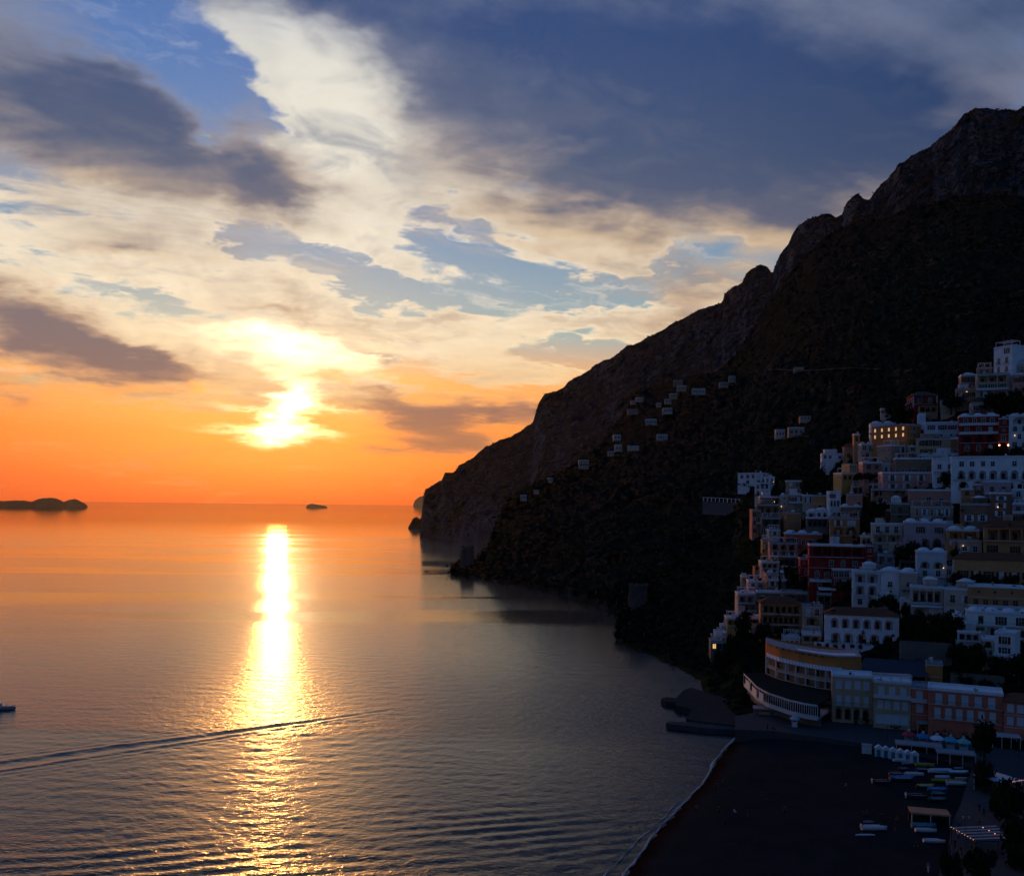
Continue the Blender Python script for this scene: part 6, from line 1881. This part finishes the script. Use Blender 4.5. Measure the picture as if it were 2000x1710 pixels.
P_(1488, 1489, 1.9, 'walk', 'dark', 'dark', 'person walking below the quay edge on the upper beach')
P_(1533, 1590, 0.0, 'stand', 'brown', 'dark', 'person in brown alone right of the beach centre')
P_(1426, 1545, 1.6, 'sit', 'dark', 'dark', 'person sitting on the sand right of the pair near the water', 2.25)
P_(1434, 1588, 1.3, 'sit', 'white', 'dark', 'person in white sitting on the sand of the lower beach', 2.3)
P_(1646, 1516, 0.5, 'stand', 'dark', 'dark', 'person standing far left of the boats, upper one')
P_(1644, 1543, 0.2, 'stand', 'dark', 'navy', 'left one of two people side by side left of the boats')
P_(1652, 1543, -0.3, 'stand', 'grey', 'dark', 'right one of two people side by side left of the boats')
P_(1687, 1599, 0.6, 'stand', 'dark', 'dark', 'left one of two people just above the tiny blue dinghy')
P_(1693, 1598, -0.8, 'stand', 'brown', 'dark', 'right one of two people just above the tiny blue dinghy')
P_(1723, 1598, 1.0, 'walk', 'navy', 'dark', 'person in navy walking right of the two by the dinghy')
P_(1738, 1604, 2.1, 'walk', 'dark', 'dark', 'person in black walking in the middle of the lower beach group')
P_(1752, 1610, 0.3, 'stand', 'red', 'dark', 'person in red at the right of the lower beach group')
P_(1749, 1622, 2.8, 'stand', 'dark', 'grey', 'person bending near the lone blue and white boat')
P_(1788, 1662, 0.9, 'walk', 'dark', 'dark', 'person walking alone below the lowest boats')
P_(1813, 1702, 0.4, 'stand', 'blue', 'white', 'person in pale blue at the bottom of the beach')
P_(1913, 1585, 0.4, 'stand', 'dark', 'dark', 'upper person on the paved path at the right', 3.6)
P_(1921, 1593, 2.4, 'walk', 'navy', 'dark', 'person in navy next to the upper one on the paved path', 3.6)
P_(1913, 1610, 0.8, 'walk', 'grey', 'dark', 'person in grey in the middle of the paved path', 3.6)
P_(1874, 1617, 1.7, 'walk', 'brown', 'navy', 'person in brown left of the tall street lamp', 3.6)
P_(1872, 1638, 0.1, 'walk', 'white', 'dark', 'person in white near the foot of the tall street lamp', 3.6)
P_(1865, 1656, 2.9, 'stand', 'dark', 'dark', 'person in black lowest on the paved path', 3.6)
P_(1499, 1424, 0.3, 'stand', 'dark', 'dark', 'person at the edge of the quay, leftmost of three', 3.6)
P_(1510, 1425, 2.0, 'sit', 'navy', 'dark', 'person sitting on the edge of the quay', 3.6)
P_(1541, 1422, 0.9, 'walk', 'dark', 'grey', 'person walking before the pale blue kiosk', 3.6)
P_(1329, 1400, 0.2, 'stand', 'dark', 'dark', 'person standing on the quay above the long pier', 1.9)
P_(1358, 1394, 2.2, 'walk', 'brown', 'dark', 'person walking on the quay towards the pier', 1.9)
P_(1312, 1352, 1.1, 'stand', 'dark', 'dark', 'person standing at the far end of the quay', 1.9)

# laundry and potted trees
r = bpy.data.objects.new('laundry_line', None); COL.objects.link(r); dL = town_d(1868, 1070) - 2.0; r.location = at(1868, 1067, dL)
tag(r, 'white sheets drying on the terrace of the ochre laundry house', 'laundry')
for x0, x1, z0, z1 in ((-2.6, 0.0, 0.2, 2.4), (0.15, 1.0, 1.0, 2.4), (1.1, 2.1, 1.1, 2.4)):
    s_ = MB(); n = 6
    for i in range(n):
        a, c = x0 + (x1 - x0) * i / n, x0 + (x1 - x0) * (i + 1) / n
        s_.poly((a, 0.06 * math.sin(i * 2.1), z0), (c, 0.06 * math.sin(i * 2.1 + 2.1), z0), (c, 0.02 * math.sin(i * 2.1 + 2.1), z1), (a, 0.02 * math.sin(i * 2.1), z1))
    s_.build('sheet', M_TRIM, r)
s_ = MB(); s_.bar((-3, 0, 2.42), (2.6, 0, 2.42), 0.02, 4); s_.build('line', M_IRON, r)
pots = ['potted tree on the white garden wall terrace, ' + s for s in ('first from the left', 'second from the left', 'third from the left', 'fourth from the left', 'fifth from the left', 'last at the right')]
for i in range(6):
    px = 1599 + i * 16.2; py = 1273 + i * 0.6
    d = town_d(1650, 1276) - 3.5
    r = bpy.data.objects.new('potted_tree', None); COL.objects.link(r); r.location = at(px, py, d)
    p = MB(); p.bar((0, 0, 0), (0, 0, 0.7), 0.25, 8, 0.36); p.build('pot', mat('terracotta', (0.22, 0.09, 0.05), 0.8, 0.1), r)
    t_ = MB(); t_.bar((0, 0, 0.6), (0, 0, 1.4), 0.07, 5); t_.bar((0, 0, 1.3), (0.4, 0, 2.0), 0.04, 4); t_.bar((0, 0, 1.3), (-0.4, 0.1, 2.0), 0.04, 4); t_.build('trunk', M_BARK, r)
    c = mesh_obj('crown', crown_mesh('round', i % 4, M_LEAF), None, r); c.scale = (0.95, 0.95, 1.3); c.location = (0, 0, 1.4)
    tag(r, pots[i], 'potted tree', 'potted trees on the garden wall')
    slabp = None
ter = bpy.data.objects.new('garden_terrace', None); COL.objects.link(ter); dT = town_d(1650, 1276)
ter.location = at(1648, 1276, dT - 2.5)
tag(ter, 'narrow paved terrace under the potted trees', 'terrace')
k = MB(); wT = 118 * dT / FPX; k.box(-wT / 2, wT / 2, -2.4, 2.5, -3.0, -0.02); k.build('slab', M_PAVE, ter); ter.rotation_euler = (0, 0, -0.2)

# ------------------------------------------------------------------ trees
T_ = [
 (1945, 806, 66, 30, 'round', 'broad dark tree below the crest houses, right of the gabled chapel-like house'), (1990, 808, 50, 40, 'round', 'dark tree at the picture edge above the vaulted white house'),
 (1858, 806, 46, 26, 'round', 'dark tree between the red villa and the gabled house'), (1752, 826, 34, 36, 'round', 'dark tree left of the red villa over the domed white house'), (1735, 812, 24, 24, 'round', 'small dark tree right of the tiny upper cottage'),
 (1780, 822, 28, 20, 'round', 'round bush under the porch house'), (1890, 956, 50, 32, 'round', 'dark tree under the balcony wing of the long white hotel'), (1850, 958, 40, 28, 'round', 'dark tree left of the one under the balcony wing'),
 (1945, 895, 50, 18, 'round', 'dark tree above the roof of the long white hotel'), (1990, 896, 46, 20, 'round', 'dark tree at the edge above the long white hotel'),
 (1686, 960, 40, 36, 'pine', 'umbrella pine right of the glowing yellow houses'), (1606, 944, 26, 26, 'round', 'dark tree left of the glowing yellow houses'), (1590, 950, 14, 24, 'cypress', 'small cypress between the olive house and the yellow houses'),
 (1529, 960, 22, 16, 'round', 'yellowish tree lit beside the olive house'), (1572, 960, 20, 16, 'round', 'dark bush right of the olive house'), (1712, 1022, 46, 40, 'round', 'dark tree in the shade below the terrace restaurant'), (1700, 1050, 30, 34, 'round', 'dark tree right of the ochre shuttered house'),
 (1782, 1092, 34, 30, 'round', 'dark tree under the lilac house'), (1764, 1108, 34, 34, 'round', 'dark tree left of the white house with three domes'), (1866, 1092, 26, 18, 'round', 'bush right of the white house with three domes'),
 (1872, 1146, 38, 26, 'round', 'first dark tree below the long ochre palazzo, from the left'), (1905, 1150, 40, 24, 'round', 'second dark tree below the long ochre palazzo'), (1938, 1152, 40, 22, 'round', 'third dark tree below the long ochre palazzo'), (1972, 1153, 42, 24, 'round', 'fourth dark tree below the long ochre palazzo'),
 (1735, 1186, 40, 20, 'round', 'dark bush before the balconied white house'), (1712, 1190, 36, 18, 'round', 'dark bush above the tile-roofed white hotel'), (1770, 1212, 30, 30, 'round', 'dark tree left of the house with two large arches'),
 (1790, 1250, 50, 40, 'round', 'left dark tree of the garden below the orange awning house'), (1825, 1258, 54, 46, 'round', 'middle dark tree of the garden below the orange awning house'), (1858, 1262, 46, 50, 'round', 'right dark tree of the garden below the orange awning house'),
 (1868, 1296, 44, 30, 'round', 'dark tree left of the white porch house'), (1905, 1308, 56, 40, 'round', 'wide dark tree below the white porch house'), (1950, 1322, 60, 30, 'round', 'dark tree below the balconied white corner house'), (1990, 1330, 60, 40, 'round', 'dark tree at the edge above the salmon hotel end'),
 (1880, 1344, 44, 22, 'round', 'bush on the rubble wall over the salmon hotel'), (1922, 1352, 50, 22, 'round', 'second bush on the rubble wall over the salmon hotel'), (1975, 1366, 50, 26, 'round', 'bush over the salmon hotel end'),
 (1610, 1158, 34, 24, 'round', 'dark tree before the red palazzo, left'), (1650, 1162, 38, 22, 'round', 'dark tree before the red palazzo, right'), (1568, 1160, 26, 26, 'round', 'dark tree left of the red palazzo turret'), (1545, 1150, 30, 36, 'round', 'tall dark tree between the tan shuttered house and the red turret'),
 (1455, 1250, 44, 44, 'round', 'dark tree on the cliff right of the yellow-lit house'), (1490, 1262, 44, 36, 'round', 'dark tree under the open porch'), (1435, 1296, 44, 44, 'round', 'dark tree on the cliff below the lowest white house'), (1470, 1306, 40, 40, 'round', 'dark tree left of the curved hotel'), (1525, 1250, 34, 22, 'round', 'dark bush under the ochre loggia hotel'), (1405, 1320, 40, 40, 'round', 'dark tree low on the cliff above the quay'),
 (1922, 1494, 62, 66, 'round', 'big round dark tree on the promenade right of the kiosks'),
]
for px, pyb, w, hh, kd, lab in T_:
    tree('tree' if kd == 'round' else ('pine_tree' if kd == 'pine' else 'cypress_tree'), lab, px, pyb, w * 1.1, hh * 1.1, kd, m=M_LEAF_LIT if 'yellowish' in lab else None)
for px, pyb, w, hh, lab in ((1920, 1548, 60, 50, 'dark tree right of the boats'), (1968, 1620, 90, 80, 'dark tree over the slatted pergola'), (1985, 1700, 110, 90, 'dark tree in the lower right corner'), (1905, 1722, 90, 60, 'dark tree at the bottom right of the paved path'), (1948, 1590, 50, 44, 'dark tree left of the restaurant canopy'), (1858, 1740, 50, 80, 'thin dark tree at the bottom beside the path')):
    tree('tree', lab, px, pyb, w, hh, 'round', d=zd(px, pyb, 3.4), group='trees along the promenade')

# ------------------------------------------------------------------ scrub on the slopes
def scrub(name, G, n, s0, s1, seed, label, m, dense=1, zmin=3.0, nzmin=0.12):
    rg = np.random.RandomState(seed)
    nr, nc = G.shape[:2]
    P = []
    dv = G[1:, :-1] - G[:-1, :-1]; du = G[:-1, 1:] - G[:-1, :-1]
    N = np.cross(du, dv); N /= np.linalg.norm(N, axis=-1, keepdims=True) + 1e-9
    X, Y = project(G)
    i = rg.randint(2, nr - 1, n * 3); j = rg.randint(0, nc - 1, n * 3)
    # favour ridges: a share of the bushes goes to the last rows
    k = rg.rand(n * 3) < 0.07
    i[k] = nr - 2 - rg.randint(0, 3, k.sum())
    ok = (np.abs(N[i, j, 2]) > nzmin) & (G[i, j, 2] > zmin) & (X[i, j] < 2300)
    i, j = i[ok][:n], j[ok][:n]
    f = rg.rand(len(i), 2, 1)
    C = G[i, j] + dv[i, j] * f[:, 0] + du[i, j] * f[:, 1]
    t = (1 + 5 ** 0.5) / 2
    ico = np.array([(-1, t, 0), (1, t, 0), (-1, -t, 0), (1, -t, 0), (0, -1, t), (0, 1, t), (0, -1, -t), (0, 1, -t), (t, 0, -1), (t, 0, 1), (-t, 0, -1), (-t, 0, 1)]) / 1.9
    fc = np.array([(0, 11, 5), (0, 5, 1), (0, 1, 7), (0, 7, 10), (0, 10, 11), (1, 5, 9), (5, 11, 4), (11, 10, 2), (10, 7, 6), (7, 1, 8), (3, 9, 4), (3, 4, 2), (3, 2, 6), (3, 6, 8), (3, 8, 9), (4, 9, 5), (2, 4, 11), (6, 2, 10), (8, 6, 7), (9, 8, 1)])
    V, F = [], []
    for rep in range(dense):
        S_ = (s0 + (s1 - s0) * rg.rand(len(C), 1, 1) ** 2) * (1.0 if rep == 0 else 0.6)
        off = np.zeros((len(C), 1, 3)) if rep == 0 else rg.randn(len(C), 1, 3) * S_ * 0.7
        jit = 1 + 0.7 * (rg.rand(len(C), 12, 3) - 0.5)
        sq = np.array([1, 1, 0.8])
        v = C[:, None, :] + off + ico[None] * jit * S_ * sq * 0.5
        b = sum(len(q) for q in V)
        V.append(v.reshape(-1, 3))
        F.append((fc[None] + (np.arange(len(C)) * 12)[:, None, None] + b).reshape(-1, 3))
    V = np.concatenate(V).astype(np.float32); F = np.concatenate(F).astype(np.int32)
    me = bpy.data.meshes.new(name); me.vertices.add(len(V)); me.loops.add(F.size); me.polygons.add(len(F))
    me.vertices.foreach_set('co', V.ravel()); me.loops.foreach_set('vertex_index', F.ravel()); me.polygons.foreach_set('loop_start', np.arange(0, F.size, 3, dtype=np.int32))
    me.update(calc_edges=True); me.materials.append(m)
    return tag(mesh_obj(name, me), label, 'scrub', kind='stuff')
M_SCRUB = mat('scrub_leaf', (0.010, 0.012, 0.008), 0.95, 0.4, 0.15, 0.05)
scrub('undergrowth', GM, 9000, 1.5, 4.2, 5, 'low scrub clinging to the mountain', M_SCRUB, 2)
scrub('undergrowth', GH, 10000, 1.5, 4.6, 6, 'dark woodland covering the middle hill', M_SCRUB, 2)
scrub('undergrowth', GT, 6000, 0.8, 3.4, 7, 'dark scrub and gardens between the houses and on the near cliff', M_SCRUB, 2, zmin=1.0)

# creepers, potted plants and hedges on the terraces: a leafy fringe nobody could count
def terrace_plants():
    rg = random.Random(77); V, F = [], []
    for root, W_, H_, dp, Hv, sk in HOUSES:
        if root.name.startswith('far_house'): continue
        M_ = Matrix.Translation(root.location) @ Matrix.Rotation(root.rotation_euler[2], 4, 'Z')
        spots = []
        for k in range(int(W_ / 2.4) + 1):
            if rg.random() < 0.75: spots.append((rg.uniform(-0.5, 0.5) * W_, rg.uniform(-1.6, -0.4), sk + rg.uniform(-0.8, 0.4), rg.uniform(0.7, 1.7)))
        for k in range(int(W_ / 5)):
            if rg.random() < 0.45: spots.append((rg.uniform(-0.45, 0.45) * W_, rg.uniform(0.4, 1.4), H_ + 0.6, rg.uniform(0.35, 0.8)))
            if rg.random() < 0.25: spots.append((rg.uniform(-0.45, 0.45) * W_, -0.25, sk + Hv * rg.uniform(0.2, 0.8), rg.uniform(0.3, 0.7)))
        for x, y, z, r in spots:
            for i in range(26):
                v = Vector((rg.gauss(0, 1), rg.gauss(0, 1) * 0.7, rg.gauss(0, 1) * 0.8)); v = v.normalized() * r * rg.uniform(0.4, 1.1)
                p = M_ @ (Vector((x, y, z)) + v)
                u = Vector((rg.uniform(-1, 1), rg.uniform(-1, 1), rg.uniform(-1, 1))).normalized(); w = u.orthogonal().normalized(); q = rg.uniform(0.16, 0.36)
                b = len(V); V += [tuple(p - u * q), tuple(p + w * q * 0.7), tuple(p + u * q), tuple(p - w * q * 0.7)]; F.append((b, b + 1, b + 2, b + 3))
    tag(mesh_obj('foliage', raw_mesh('foliage', V, F, M_LEAF)), 'creepers and terrace plants along the house fronts', 'foliage', kind='stuff')
terrace_plants()
